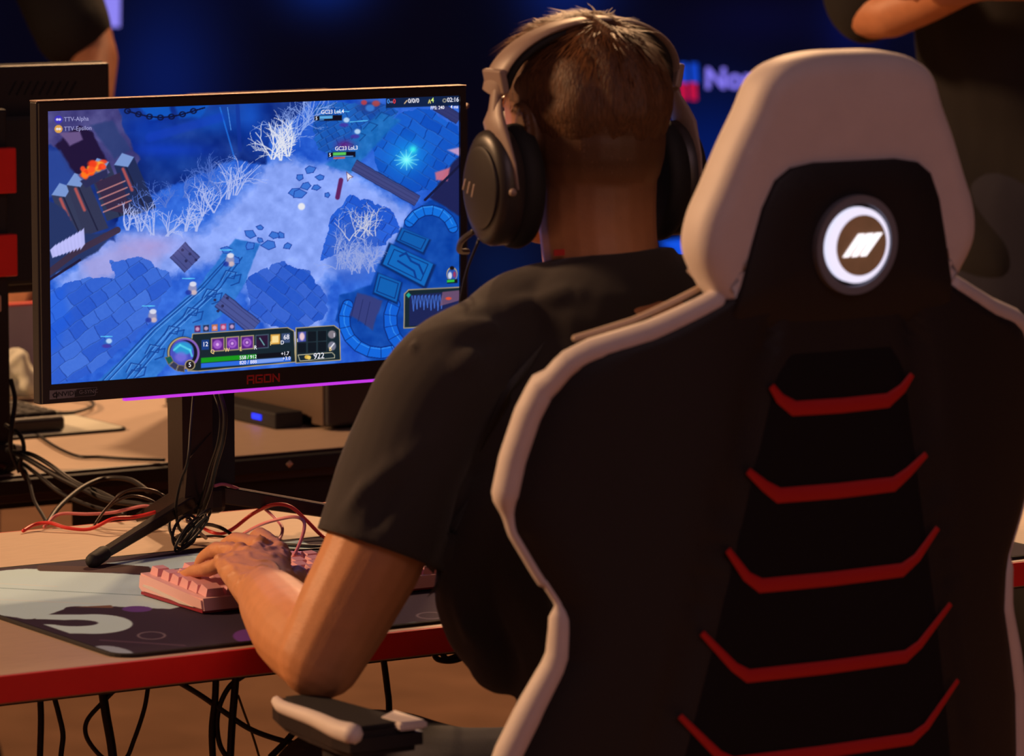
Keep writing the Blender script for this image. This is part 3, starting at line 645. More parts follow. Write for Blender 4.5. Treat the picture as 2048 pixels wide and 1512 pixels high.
# text on the screen
org = Vector(mon['org'])
def scr_text(x, y, s, h, m, t=FT+.0028, align='LEFT', name='screen_text', xs=1.0, bold=0, parent=None, rot=0):
    p = Lt(x, y, t)-org
    k = h/FPX*5.05/.70*1.12
    b = Matrix.Translation(p) @ Matrix.Rotation(PI/2, 4, 'X')
    return text_mesh(name, s, k, m, parent or scr, b, align, thick=.00005, bold=bold, xs=xs)
TT = MT-.0006
for x, y, s, h, c in [(128, 243, 'TTV-Alpha', 7.5, 'txtdim'), (128, 262, 'TTV-Epsilon', 7.5, 'txtdim'), (642, 228, 'GC23 LoL4', 7, 'txtwhite'), (670, 301, 'GC23 LoL3', 7, 'txtwhite'),
    (774, 207, '0', 8, 'txtblue'), (780, 206, 'vs', 5, 'txtdim'), (786, 207, '0', 8, 'txtred'), (816, 206, '0/0/0', 8, 'txtwhite'), (862, 205, '4', 9, 'txtgreen'), (894, 204, '02:16', 8, 'txtwhite'),
    (861, 219, 'FPS: 240', 6, 'txtwhite'), (901, 217, '4 ms', 6, 'txtwhite'), (405, 693, '12', 8, 'txtwhite'), (479, 719, '558 / 912', 6.4, 'txtwhite'), (479, 729, '820 / 888', 6.4, 'txtwhite'),
    (562, 711, '+1.7', 6.4, 'txtwhite'), (565, 720.5, '+3.0', 6.4, 'txtwhite'), (627, 718, '922', 10.5, 'txtwhite'), (567, 679, '68', 8.5, 'txtwhite'), (377, 734, '5', 8, 'txtwhite'),
    (421, 707, 'Q', 7, 'txtgold'), (449, 704, 'W', 7, 'txtgold'), (479, 702, 'E', 7, 'txtgold'), (508, 699, 'R', 7, 'txtwhite'), (540, 691, 'F', 7, 'txtgold'), (561, 689, 'D', 7, 'txtwhite'), (666, 674, '1', 7, 'txtwhite'), (658, 702, 'B', 7, 'txtgold'),
    (631, 240, '5', 6, 'txtwhite'), (658, 313, '5', 6, 'txtwhite'), (593, 684, '1', 6, 'txtwhite')]:
    scr_text(x, y, s, h, M[c], t=TT, bold=.00003)
# AGON lettering from strokes, sticker
def strokes(name, polys, m, parent, w_, t):
    bm = bmesh.new()
    for P in polys:
        for a, b in zip(P[:-1], P[1:]):
            A = Lt(a[0], a[1], t); B = Lt(b[0], b[1], t); d = (B-A).normalized(); n = Vector((-d.z, 0, d.x))*w_; A = A-d*w_*.9; B = B+d*w_*.9
            prism(bm, [((A+n).x, (A+n).z), ((B+n).x, (B+n).z), ((B-n).x, (B-n).z), ((A-n).x, (A-n).z)], t-.0003, t+.0002)
    return obj(name, bm, m, parent)
def yl(x, y): return y-(x-495)*.062
def let(x, P): return [[(x+a, yl(x+a, 767-b)) for a, b in q] for q in P]
AG = let(495, [[(0, 0), (0, 15), (12, 15), (12, 0)], [(0, 7), (12, 7)]])+let(512, [[(12, 15), (0, 15), (0, 1), (12, 1), (12, 8), (6, 8)]])+let(529, [[(0, 1), (0, 15), (12, 15), (12, 1), (0, 1)]])+let(546, [[(0, 1), (0, 15), (12, 1), (12, 15)]])
strokes('brand_lettering', AG, M['logo_red'], mon, .0009, FT-.0001)
def quad_at(name, P, m, parent, t):
    bm = bmesh.new(); prism(bm, [(Lt(x, y, t).x, Lt(x, y, t).z) for x, y in P], t-.0003, t+.0004); return obj(name, bm, m, parent)
stk = quad_at('sticker', [(99, 781), (194, 774), (190, 791), (99, 799)], M['sticker'], mon, FT-.0001)
quad_at('sticker_panel', [(153, 779), (193, 775), (189, 790), (149, 794)], M['stickd'], stk, FT-.0005)
scr_text(116, 793, 'NVIDIA', 8, M['stickt'], t=FT-.0007, parent=stk, name='sticker_lettering', xs=1.15, bold=.00008)
scr_text(158, 788, 'G-SYNC', 6.5, M['stickl'], t=FT-.0012, parent=stk, name='sticker_lettering', xs=1.1, bold=.00004)
strokes('eye_mark', [[(106, 790), (110, 786), (115, 788), (114, 793), (108, 794), (106, 790)], [(113, 784), (113, 796)]], M['stickt'], stk, .0005, FT-.0007)
# stand
cs0 = Lt(333, 900, .60); 
ca = Lt(334, 880, .622); cb = Lt(451, 880, .64)
bm = bmesh.new(); zc0 = .775
prism(bm, [(ca.x, .585), (ca.x+.036, .580), (ca.x+.038, .60), (ca.x+.038, .62), (ca.x, .62)], zc0, 1.12, axis=2); obj('stand_column', bm, M['metal'], mon)
bm = bmesh.new(); prism(bm, [(ca.x+.039, .590), (ca.x+.070, .590), (ca.x+.070, .615), (ca.x+.039, .615)], .80, 1.10, axis=2); obj('column_cover', bm, M['blackm'], mon)
obj('arm_bracket', box((ca.x+.01, .545, 1.03), (ca.x+.08, .60, 1.10), .006), M['black'], mon)
def pleg(name, tip, root, w0=.017, h0=.05, h1=.02):
    """triangular plate leg from the column down to the foot"""
    bm = bmesh.new(); A = Vector(root); B = Vector(tip); d = (B-A); d.z = 0; d.normalize(); n = Vector((-d.y, d.x, 0))*w0/2
    P = [A+Vector((0, 0, .005)), A+Vector((0, 0, h0)), B+Vector((0, 0, h1)), B+Vector((0, 0, .002))]
    if A.z == 0: pass
    vs = [[bm.verts.new(p+n*sg) for p in P] for sg in (1, -1)]
    bm.faces.new(vs[0]); bm.faces.new(vs[1][::-1])
    for i in range(4): bm.faces.new((vs[0][i], vs[1][i], vs[1][(i+1) % 4], vs[0][(i+1) % 4]))
    bmesh.ops.bevel(bm, geom=bm.edges[:], offset=.0015, segments=1, affect='EDGES')
    return obj(name, bm, M['metal'], mon)
ft = Lz(192, 1132, .739); rc = Vector((ca.x+.030, .60, .762))
pleg('leg', (ft.x, ft.y, .741), (rc.x, rc.y-.004, .776), .013, .021, .011)
fr_ = Lz(775, 1058, .739); pleg('leg', (fr_.x, fr_.y, .741), (rc.x+.02, rc.y+.01, .772), .013, .026, .014)
obj('leg_glint', tub([Vector((rc.x+.02, rc.y+.01, .7985)), Vector((fr_.x, fr_.y, .7555))], .0007, 6), M['paleedge'], mon)  # pale line painted in for the lit upper edge of the dark leg
pleg('leg', (rc.x, rc.y+.14, .737), (rc.x, rc.y+.02, .765), .02, .035, .012)
obj('hub', box((ca.x+.004, .592, .765), (ca.x+.062, .63, .80), .008), M['metal'], mon)
bm = bmesh.new(); prism(bm, [(ca.x+.003, .832), (ca.x+.034, .862), (ca.x+.036, .82), (ca.x+.004, .765), (ca.x-.004, .765)], .578, .592, axis=1); obj('leg_plate', bm, M['metal'], mon)
for tp in ((ft.x, ft.y), (fr_.x, fr_.y)):
    dd = Vector((rc.x-tp[0], rc.y-tp[1], .045)).normalized()
    obj('foot', tub([Vector((tp[0], tp[1], .7470))-dd*.006, Vector((tp[0], tp[1], .7475))+dd*.016], .0085, 12, round_=True), M['blackm'], mon, smooth=True)

# ================================================================== KEYBOARD
kb = empty('keyboard', .37, .23, .7385, 'pink mechanical keyboard with pink keycaps under the left hand', 'keyboard')
KA = Lz(403, 1238, MZ); KBp = Lz(297, 1190, MZ)
ks0, kt0, kw, kd = .174, .156, .365, .140
def kprof(t, top=True):  # slope of the case
    return .024+.012*(t-kt0)/kd
bm = bmesh.new()
pr_ = [(kt0, MZ+.004), (kt0+.003, MZ+.0165), (kt0+.03, MZ+.0175), (kt0+kd-.03, MZ+.0225), (kt0+kd, MZ+.024), (kt0+kd+.003, MZ+.008), (kt0+kd-.004, MZ+.004)]
prism(bm, pr_, ks0, ks0+kw, axis=0, bev=.002); obj('case', bm, M['pinkp'], kb)
for sx in (ks0-.0006, ks0+kw+.0001):
    bm = bmesh.new(); prism(bm, [(kt0+.02, MZ+.0055), (kt0+kd-.03, MZ+.0135), (kt0+kd-.01, MZ+.0135), (kt0+kd-.008, MZ+.011), (kt0+.05, MZ+.0048)], sx, sx+.0016, axis=0); obj('side_inlay', bm, M['white'], kb)
obj('bottom_plate', box((ks0+.001, kt0+.003, MZ+.0015), (ks0+kw-.001, kt0+kd-.002, MZ+.0045)), M['kred'], kb)
for fs in (ks0+.02, ks0+kw-.02):
    for f_t in (kt0+.012, kt0+kd-.012): obj('foot', box((fs-.008, f_t-.004, MZ), (fs+.008, f_t+.004, MZ+.0018)), M['pinkp'], kb)
def keymesh(wk):
    bm = bmesh.new(); w2 = .01905*wk/2-.0007; d2 = .0088; h = .0088
    A = [bm.verts.new(p) for p in ((-w2, -d2, 0), (w2, -d2, 0), (w2, d2, 0), (-w2, d2, 0))]
    B = [bm.verts.new(p) for p in ((-w2+.0026, -d2+.0024, h-.0008), (w2-.0026, -d2+.0024, h-.0008), (w2-.0026, d2-.0022, h+.001), (-w2+.0026, d2-.0022, h+.001))]
    bm.faces.new(A[::-1]); bm.faces.new(B)
    for i in range(4): bm.faces.new((A[i], A[(i+1) % 4], B[(i+1) % 4], B[i]))
    bmesh.ops.recalc_face_normals(bm, faces=bm.faces); me = bpy.data.meshes.new('key'); bm.to_mesh(me); bm.free(); me.materials.append(M['keyc']); return me
KM = {}
rows = [[1.25, 1.25, 1.25, 6.25, 1.25, 1.25, 1.25, 1.25, 0, 1, 1, 1], [2.25]+[1]*10+[2.75]+[0]+['g', 1, 'g'], [1.75]+[1]*11+[2.25], [1.5]+[1]*12+[1.5, 0, 1, 1, 1], [1]*13+[2, 0, 1, 1, 1], [1, 'g', 1, 1, 1, 1, 'h', 1, 1, 1, 1, 'h', 1, 1, 1, 1, 0, 1, 1, 1]]
for r, row in enumerate(rows):
    x = ks0+.008; tt = kt0+.018+r*.0205+(.004 if r == 5 else 0)
    for k in row:
        if k == 0: x += .0045; continue
        if k == 'g': x += .01905; continue
        if k == 'h': x += .0095; continue
        if x+.019*k > ks0+kw-.002: break
        if k not in KM: KM[k] = keymesh(k)
        o = bpy.data.objects.new('key', KM[k]); COL.objects.link(o); o.parent = kb
        o.location = Vector((x+.01905*k/2, tt, MZ+.0168+.0062*(tt-kt0)/kd))-Vector(kb['org']); o.rotation_euler = (math.radians(4+(r-2)*-2.0), 0, 0)
        x += .01905*k

# ================================================================== CABLES AND SMALL THINGS
def cable(name, label, pts, r, m, n=8, cat='cable', seg=8, group=None):
    P = smooth_path(pts, n); c = P[0]
    o = obj(name, tub(P, r, seg, round_=False), m, None, org=(c.x, c.y, c.z), smooth=True); return tag(o, label, cat, group)
def S(pts, d): return [L(x, y, dd) for (x, y), dd in zip(pts, d)] if hasattr(d, '__len__') else [L(x, y, d) for x, y in pts]
def D(pts, z): return [Lz(x, y, zz) for (x, y), zz in zip(pts, z)] if hasattr(z, '__len__') else [Lz(x, y, z) for x, y in pts]
cable('cable', 'bright red cable waving along the rear of the front desk, left of the monitor stand', D([(46, 1062), (70, 1049), (100, 1046), (135, 1056), (180, 1058), (225, 1038), (270, 1034), (318, 1022), (352, 1008), (385, 1012)], [.738, .742, .744, .740, .740, .752, .752, .758, .760, .758]), .0022, M['red'])
cable('cable', 'salmon pink cable arching above the bright red one, left of the stand', D([(88, 1054), (108, 1034), (128, 1027), (175, 1028), (225, 1025), (280, 1013), (305, 1014), (335, 1026), (372, 1030)], [.738, .746, .750, .750, .752, .760, .760, .756, .754]), .0018, M['pink'])
cable('cable', 'bright red cable looping on the desk right of the monitor stand', D([(378, 1000), (395, 1045), (430, 1066), (462, 1060), (505, 1028), (545, 1010), (580, 1013), (612, 1040), (650, 1075), (700, 1090)], [.780, .748, .740, .742, .760, .775, .775, .760, .742, .740]), .0022, M['red'])
cable('cable', 'mauve cable curving from the stand down to the desk behind the hand', D([(428, 972), (450, 969), (490, 985), (530, 1018), (556, 1042), (565, 1060), (556, 1080), (530, 1088)], [.80, .80, .785, .762, .75, .745, .7405, .7405]), .0019, M['mauve'])
cable('keyboard_cable', 'pale pink cable looping up from the keyboard back edge', D([(455, 1092), (480, 1072), (520, 1050), (560, 1038), (590, 1034), (607, 1042), (608, 1060), (600, 1085), (588, 1112)], [.741, .752, .775, .785, .79, .79, .785, .775, .770]), .0019, M['pink'])
cable('cable', 'black cable running down the front of the monitor stand column', S([(388, 780), (382, 850), (376, 920), (362, 960), (352, 1010), (356, 1050), (366, 1066)], [5.03, 5.02, 5.01, 5.03, 5.05, 5.07, 5.10]), .0019, M['cable'])
cable('cable', 'thick black cable bowing down the right side of the monitor stand', S([(440, 785), (450, 830), (446, 880), (432, 930), (420, 980), (402, 1030), (388, 1064)], [5.02, 5.02, 5.03, 5.05, 5.07, 5.1, 5.12]), .0028, M['cable'])
cable('cable', 'thin black cable beside the thick one on the right of the stand', S([(428, 786), (441, 830), (436, 885), (420, 935), (405, 990), (392, 1045), (378, 1070)], [5.04, 5.03, 5.04, 5.07, 5.09, 5.12, 5.13]), .0017, M['cable'])
# coil of tied cables at the foot of the stand
cb_ = empty('cable_bundle', .40, .575, .735, 'tangled coil of tied black cables at the foot of the monitor stand', 'cables')
random.seed(3)
for k in range(7):
    c = Lz(365+k*5, 1062+(k % 3)*7, .755); P = []
    for j in range(14):
        a = 2*PI*j/14; P.append(Vector((c.x+.016*math.cos(a)*(1+.3*math.sin(k)), c.y+.010*math.sin(a+k), .757+.017*math.sin(a+.4*k)+.001*k)))
    obj('loop', tub(smooth_path(P, 3, True), .0017, 6, closed=True), M['cable'], cb_, smooth=True)
cable('cable', 'black cable passing from under the coil to the right behind the hand', D([(352, 1075), (400, 1050), (440, 1055), (480, 1078), (530, 1085), (580, 1090), (640, 1093), (720, 1090)], [.742, .765, .752, .742, .741, .742, .742, .741]), .0022, M['cable'])
cable('cable', 'thin black cable lying between the coil and the mauve one', D([(350, 1080), (430, 1072), (500, 1084), (560, 1096), (600, 1100), (660, 1096)], .7415), .0014, M['cable'])
cable('cable', 'beige strap end among the cables at the stand foot', D([(370, 1040), (390, 1052), (402, 1068), (412, 1076)], [.765, .762, .750, .742]), .0022, M['paleedge'])
for k, (lab, pts) in enumerate([
    ('uppermost black cable draped over the gap between the desks', [(20, 905), (60, 908), (100, 930), (150, 965), (200, 985), (240, 1003), (290, 1010), (340, 1012)]),
    ('thicker black cable draped over the gap just below the uppermost one', [(15, 900), (50, 915), (110, 950), (170, 980), (215, 1000), (270, 1008), (330, 1016)]),
    ('black cable crossing the gap between the desks low down', [(30, 915), (70, 945), (120, 985), (170, 1008), (210, 1020), (250, 1028)]),
    ('black cable dropping steeply from the rear monitor stand to the front desk edge', [(45, 930), (58, 960), (68, 1000), (85, 1030), (93, 1044)]),
    ('black cable looping back up over the gap to the front desk edge', [(95, 1046), (120, 1012), (165, 975), (210, 957), (260, 960), (300, 985)])]):
    dd = np.linspace(5.60, 5.26, len(pts)); dd = list(dd) if k != 4 else [5.22, 5.3, 5.4, 5.45, 5.4, 5.3]
    cable('cable', lab, S(pts, dd), [.0030, .0036, .0026, .0022, .0030][k], M['cable'])
for k, (lab, pts) in enumerate([
    ('thin brown-black cable bowing over from the stand to the desk rear', [(190, 1048), (210, 1020), (240, 990), (270, 978), (310, 982), (335, 1000)]),
    ('brown-black cable of the arching pair at the rear of the front desk, upper', [(225, 1004), (245, 985), (285, 980), (325, 990), (340, 1008)]),
    ('brown-black cable of the arching pair at the rear of the front desk, lower', [(185, 1055), (205, 1028), (228, 1006), (262, 992), (300, 1000), (330, 1020)])]):
    cable('cable', lab, S(pts, [5.22+.01*k]*len(pts)), .0016, M['metal'])
# mouse (to the right, under the right hand)
ms = empty('computer_mouse', .655, .20, .7385, 'black computer mouse under the right hand on the desk mat', 'mouse')
bm = bmesh.new(); ell(bm, (.655, .20, .7405), (.031, .060, .036)); bmesh.ops.bisect_plane(bm, geom=bm.verts[:]+bm.edges[:]+bm.faces[:], plane_co=(0, 0, .7395), plane_no=(0, 0, -1), clear_outer=True)
bmesh.ops.holes_fill(bm, edges=bm.edges[:]); obj('body', bm, M['black'], ms, smooth=True, sharp=40)
obj('wheel', tub([(.6515, .237, .768), (.6585, .237, .768)], .008, 14), M['blackm'], ms)

# ================================================================== FAR DESK THINGS
fm = empty('far_mat', .2, 1.6, .735, 'pale grey-white desk mat with dark edge on the rear desk', 'desk mat')
c1 = Lz(262, 857, .738)
bm = bmesh.new(); prism(bm, rounded_rect(-.45, c1.y, c1.x, c1.y+.42, .02), .735, .7385, axis=2); obj('rubber_base', bm, M['matedge'], fm)
bm = bmesh.new(); prism(bm, rounded_rect(-.446, c1.y+.004, c1.x-.004, c1.y+.416, .018), .7385, .739, axis=2); obj('cloth_top', bm, M['padwhite'], fm)
fk = empty('keyboard_far', .55, 1.55, .739, 'dark brown-topped keyboard lying on the pale mat of the rear desk', 'keyboard')
kq = Lz(132, 862, .739)
obj('case', box((kq.x-.36, kq.y, .739), (kq.x, kq.y+.13, .760), .006, 3), M['black'], fk)
for r in range(5):
    for c in range(15): obj('key', box((kq.x-.352+c*.0232, kq.y+.012+r*.023, .759), (kq.x-.332+c*.0232, kq.y+.031+r*.023, .766), .0015, 1), M['blackm'], fk)
cable('cable', 'thin black cable lying across the pale rear desk top', D([(20, 862), (45, 855), (75, 870), (110, 893), (155, 912), (200, 914), (260, 918), (330, 920)], .7385), .0022, M['cable'])
cable('cable', 'black cable coiling on the rear desk behind the pale mat', D([(25, 818), (45, 810), (70, 818), (100, 826), (150, 824), (185, 812), (180, 800), (160, 796), (145, 792)], .7415), .0026, M['cable'])
# rear-facing monitor on the far desk
rm = empty('monitor_rear', .40, 1.25, .735, 'dark monitor seen from behind on the rear desk at left', 'monitor')
rs1 = Lt(221, 300, 1.255).x; rz1 = Lt(100, 129, 1.255).z; rz0 = Lt(60, 585, 1.255).z; rs0 = rs1-.56
obj('back_cover', box((rs0, 1.255, rz0), (rs1, 1.275, rz1), .003), M['black'], rm)
obj('bezel', box((rs0-.001, 1.276, rz0-.001), (rs1+.001, 1.284, rz1+.001), .001), M['blackm'], rm)
zm = Lt(60, 228, 1.25).z
obj('lower_housing', box((rs0+.03, 1.235, rz0+.012), (Lt(75, 400, 1.24).x+.10, 1.256, zm), .006), M['blackm'], rm)
for k in range(9):
    a = Lt(20+k*15, 190, 1.253); b = Lt(34+k*15, 163, 1.253)
    obj('vent', tub([(a.x, 1.2545, a.z), (b.x, 1.2545, b.z)], .0014, 6), M['cushion'], rm)
se = Lt(21, 700, 1.20).x
obj('stand_column', box((se-.095, 1.20, .745), (se, 1.236, rz1-.05), .004), M['blackm'], rm)
for a, b in ((295, 386), (468, 552)):
    z_a = Lt(33, a, 1.19).z; z_b = Lt(33, b, 1.19).z; e = Lt(33, 400, 1.19).x
    obj('red_accent', box((e-.118, 1.188, z_b), (e, 1.205, z_a), .002), M['red_edge'], rm)
obj('clip', box((se-.03, 1.192, Lt(5, 625, 1.19).z), (Lt(6, 620, 1.19).x, 1.20, Lt(5, 590, 1.19).z), .003), M['paleedge'], rm)
for sx, tt in ((-.16, 1.33), (.12, 1.33), (.03, 1.19)):
    obj('leg', tub([(se-.045, 1.222, .765), (se-.045+sx, tt, .742)], [.014, .008], 8), M['metal'], rm, smooth=True)
obj('hub', box((se-.10, 1.19, .736), (se+.005, 1.25, .775), .008), M['blackm'], rm)
cable('cable', 'black cable hanging down the rear monitor stand', S([(22, 760), (30, 800), (24, 850), (22, 900), (40, 945)], [5.62, 5.6, 5.58, 5.58, 5.58]), .0030, M['cable'])
cable('cable', 'second black cable hanging beside the rear monitor stand, curling to its foot', S([(10, 850), (40, 870), (48, 900), (40, 930), (52, 958)], [5.6, 5.58, 5.56, 5.56, 5.57]), .0028, M['cable'])
# grey box with red rim
gb = empty('desk_screen', .75, 1.835, .735, 'grey upright panel with thin red top rim on the rear desk behind the dark monitor', 'panel')
gz = Lt(50, 606, 1.90).z; g0 = Lt(-60, 700, 1.90).x; g1 = Lt(150, 700, 1.90).x
obj('body', box((g0, 1.90, .735), (g1, 1.915, gz-.003), .001), M['grey'], gb); obj('rim', box((g0-.001, 1.899, gz-.003), (g1+.001, 1.9155, gz), .0008), M['red_edge'], gb)
fc = empty('folded_cloth', .82, 1.70, .735, 'crumpled pale beige cloth on the rear desk just left of the lit monitor', 'cloth')
bm = bmesh.new(); c0 = Lz(48, 800, .735)
for dx, dz, rx, rz_, dt in ((-.012, .045, .022, .028, 0), (.0, .022, .030, .024, -.01), (.025, .012, .024, .014, -.02), (-.04, .028, .028, .034, .01), (-.05, .012, .04, .014, .0), (.045, .006, .02, .008, -.025)):
    ell(bm, c0+Vector((dx, dt, dz+.004)), (rx, .03, rz_), seg=20, rings=12)
me = remesh(bm, .004, 5, 'cloth'); co = verts_of(me); nn = normals_of(me)
co = co+nn*(np.array([abs(mnoise.noise(Vector(p)*38)) for p in co])*-.010)[:, None]; co[:, 2] = np.maximum(co[:, 2], .7355); set_verts(me, co)
put('cloth', me, M['padwhite'], fc, fc['org'])
# PC tower
tw = empty('pc_tower', 1.1, 1.56, .735, 'tall black PC tower on the rear desk behind the lit monitor', 'computer')
tq = Lz(648, 862, .735); tz = L(348, 196, 6.33).z
obj('case', box((tq.x+.004, tq.y, .745), (tq.x+.22, tq.y+.375, tz), .006), M['blackm'], tw)
obj('side_panel', box((tq.x, tq.y+.03, .75), (tq.x+.005, tq.y+.365, tz-.01), .001), M['brownm'], tw)  # browner than the case: light on this side is in the colour
obj('front_panel', box((tq.x-.001, tq.y-.012, .742), (tq.x+.222, tq.y, tz+.001), .004), M['black'], tw)
obj('lit_corner', box((tq.x-.003, tq.y-.002, .742), (tq.x+.003, tq.y+.028, tz), .001), M['brownm'], tw)  # brown strip stands for the lit corner of the black case
obj('top_panel', box((tq.x-.004, tq.y-.01, tz), (tq.x+.225, tq.y+.38, tz+.006), .003), M['glintm'], tw)  # pale metal puts the lit top's brightness into its colour
for a in (.02, .19):
    for b in (.03, .33): obj('foot', box((tq.x+a, tq.y+b, .735), (tq.x+a+.02, tq.y+b+.03, .746)), M['blackm'], tw)
dv = empty('usb_dock', .97, 1.55, .735, 'low black dock with a blue light beside the PC tower', 'dock')
obj('body', box((tq.x-.05, tq.y+.045, .735), (tq.x-.006, tq.y+.36, .758), .003), M['blackm'], dv)
q_ = ray(512, 804); k_ = ((O+U*(tq.x-.0515)-CAM).dot(U))/q_.dot(U); b1 = loc(CAM+q_*k_)
obj('indicator', box((tq.x-.0515, b1.y-.012, .744), (tq.x-.0495, b1.y+.012, .751)), M['ledblue'], dv)
# object lying in the cable tray
cable('plug', 'small beige plug hanging in the dark tray below the rear desk', S([(575, 932), (583, 924)], 5.75), .0035, M['paleedge'], cat='plug')

# ================================================================== CABLES UNDER THE FRONT DESK
UD = [
 ('black cable hanging straight down below the desk, leftmost of all', [(80, 1385), (82, 1440), (80, 1512), (78, 1600)], .0036),
 ('black cable bending inward below the desk, second from the left', [(106, 1385), (118, 1430), (126, 1470), (122, 1512), (118, 1590)], .0030),
 ('thick black cable slanting down below the desk, third from the left', [(204, 1375), (212, 1430), (224, 1500), (232, 1590)], .0050),
 ('black cable making a teardrop loop below the desk left of centre', [(240, 1370), (205, 1405), (175, 1440), (172, 1470), (190, 1500), (215, 1520), (250, 1518), (268, 1480), (288, 1420), (297, 1370)], .0025),
 ('long black cable sagging rightward from the desk to the armrest', [(350, 1360), (400, 1390), (450, 1425), (500, 1458), (560, 1480), (620, 1492), (700, 1500)], .0030),
 ('black cable dropping vertically below the desk near the middle', [(432, 1355), (430, 1400), (424, 1460), (426, 1530), (426, 1600)], .0038),
 ('black cable bowing out and back beside the vertical ones below the desk', [(490, 1350), (460, 1372), (440, 1410), (434, 1450), (440, 1490), (456, 1520), (470, 1560)], .0028),
 ('black cable dropping vertically right of the bowed one below the desk', [(472, 1350), (468, 1400), (464, 1450), (460, 1530), (458, 1600)], .0042),
 ('thin olive cable slanting right below the desk', [(476, 1390), (490, 1430), (505, 1470), (520, 1520), (535, 1580)], .0013),
 ('short black cable rising to the armrest from the lower edge', [(540, 1515), (570, 1485), (602, 1448), (625, 1425)], .0036),
 ('black cable hanging below the desk right of the elbow', [(765, 1305), (770, 1340), (775, 1380), (778, 1410), (778, 1480)], .0036),
 ('knot of black cable tucked under the desk edge at the right', [(945, 1296), (925, 1315), (900, 1322), (875, 1318), (868, 1304), (876, 1297), (884, 1306), (895, 1318), (920, 1308), (935, 1296)], .0032)]
olive = mat('olive_cable', (90, 84, 40), .6)
for lab, pts, r in UD:
    cable('cable', lab, S(pts, 4.72), r, olive if 'olive' in lab else M['cable'])

# ================================================================== CHAIR
TL = math.radians(4)
E0 = loc(at(1694, 485, 4.0))
RR = Vector((0, -math.sin(TL), math.cos(TL))); FD = Vector((0, math.cos(TL), math.sin(TL)))
def C3(x, R, off=0): return E0 + Vector((1, 0, 0))*x + RR*R + FD*off
ch = empty('gaming_chair', E0.x, E0.y+.3, 0, 'black and white gaming chair with red chevrons and lit round badge on its back', 'chair')
WT = [(.0745, .03), (.073, .060), (.070, .076), (.062, .088), (.036, .102), (0, .112), (-.027, .119), (-.043, .123), (-.050, .138), (-.075, .19), (-.092, .238), (-.103, .254), (-.12, .266), (-.15, .278), (-.19, .288), (-.225, .293), (-.255, .287), (-.29, .268), (-.318, .251), (-.335, .248), (-.37, .249), (-.41, .266), (-.46, .285), (-.52, .296), (-.6, .296), (-.68, .27), (-.72, .24)]
def wid(R):
    for (r0, w0), (r1, w1) in zip(WT[:-1], WT[1:]):
        if r1 <= R <= r0: return w0+(w1-w0)*(r0-R)/(r0-r1)
    return WT[-1][1] if R < WT[-1][0] else WT[0][1]
def bend(x): a = abs(x); return .068*max(0, (a-.12)/.17)**1.5
def mc(R):  # panel half width
    return .07+(.175-.07)*min(1, max(0, (-.07-R)/.42))
rowsR = sorted(set([r for r, _ in WT]+list(np.linspace(-.71, .07, 70))), reverse=True)
bm = bmesh.new(); NX = 41; G0 = []; G1 = []
for R in rowsR:
    w_ = wid(R); a = []; b = []
    for k in range(NX):
        x = w_*(2*k/(NX-1)-1); e = 1-abs(2*k/(NX-1)-1)
        rnd = .010*(1-min(1, e*10))**2
        grv = .006*math.exp(-((abs(x)-mc(R)-.006)/.006)**2) if R < -.06 else 0
        a.append(bm.verts.new(C3(x, R, bend(x)+rnd+grv))); b.append(bm.verts.new(C3(x, R, bend(x)+(.03 if R > -.045 else .034)-rnd)))
    G0.append(a); G1.append(b)
for i in range(len(rowsR)-1):
    for k in range(NX-1):
        bm.faces.new((G0[i][k], G0[i][k+1], G0[i+1][k+1], G0[i+1][k])); bm.faces.new((G1[i][k], G1[i+1][k], G1[i+1][k+1], G1[i][k+1]))
    bm.faces.new((G0[i][0], G0[i+1][0], G1[i+1][0], G1[i][0])); bm.faces.new((G0[i][-1], G1[i][-1], G1[i+1][-1], G0[i+1][-1]))
for i in (0, -1): bm.faces.new(G0[i]+G1[i][::-1])
obj('back_shell', bm, M['bleather'], ch, smooth=True, sharp=50)
# raised spine panel
bm = bmesh.new(); G0 = []
Rs = list(np.linspace(-.072, -.70, 50))
for i, R in enumerate(Rs):
    e = min(1, (i+.3)/4); w_ = (mc(R)-.004)*(.75+.25*math.sqrt(e)); a = []
    for k in range(21):
        x = w_*(2*k/20-1); q = 1-abs(2*k/20-1); a.append(bm.verts.new(C3(x, R, bend(x)-.007*min(1, q*6)*min(1, e)+.004)))
    G0.append(a)
for i in range(len(Rs)-1):
    for k in range(20): bm.faces.new((G0[i][k], G0[i][k+1], G0[i+1][k+1], G0[i+1][k]))
bmesh.ops.solidify(bm, geom=bm.faces[:], thickness=-.003)
obj('spine_panel', bm, M['bmesh_'], ch, smooth=True, sharp=50)
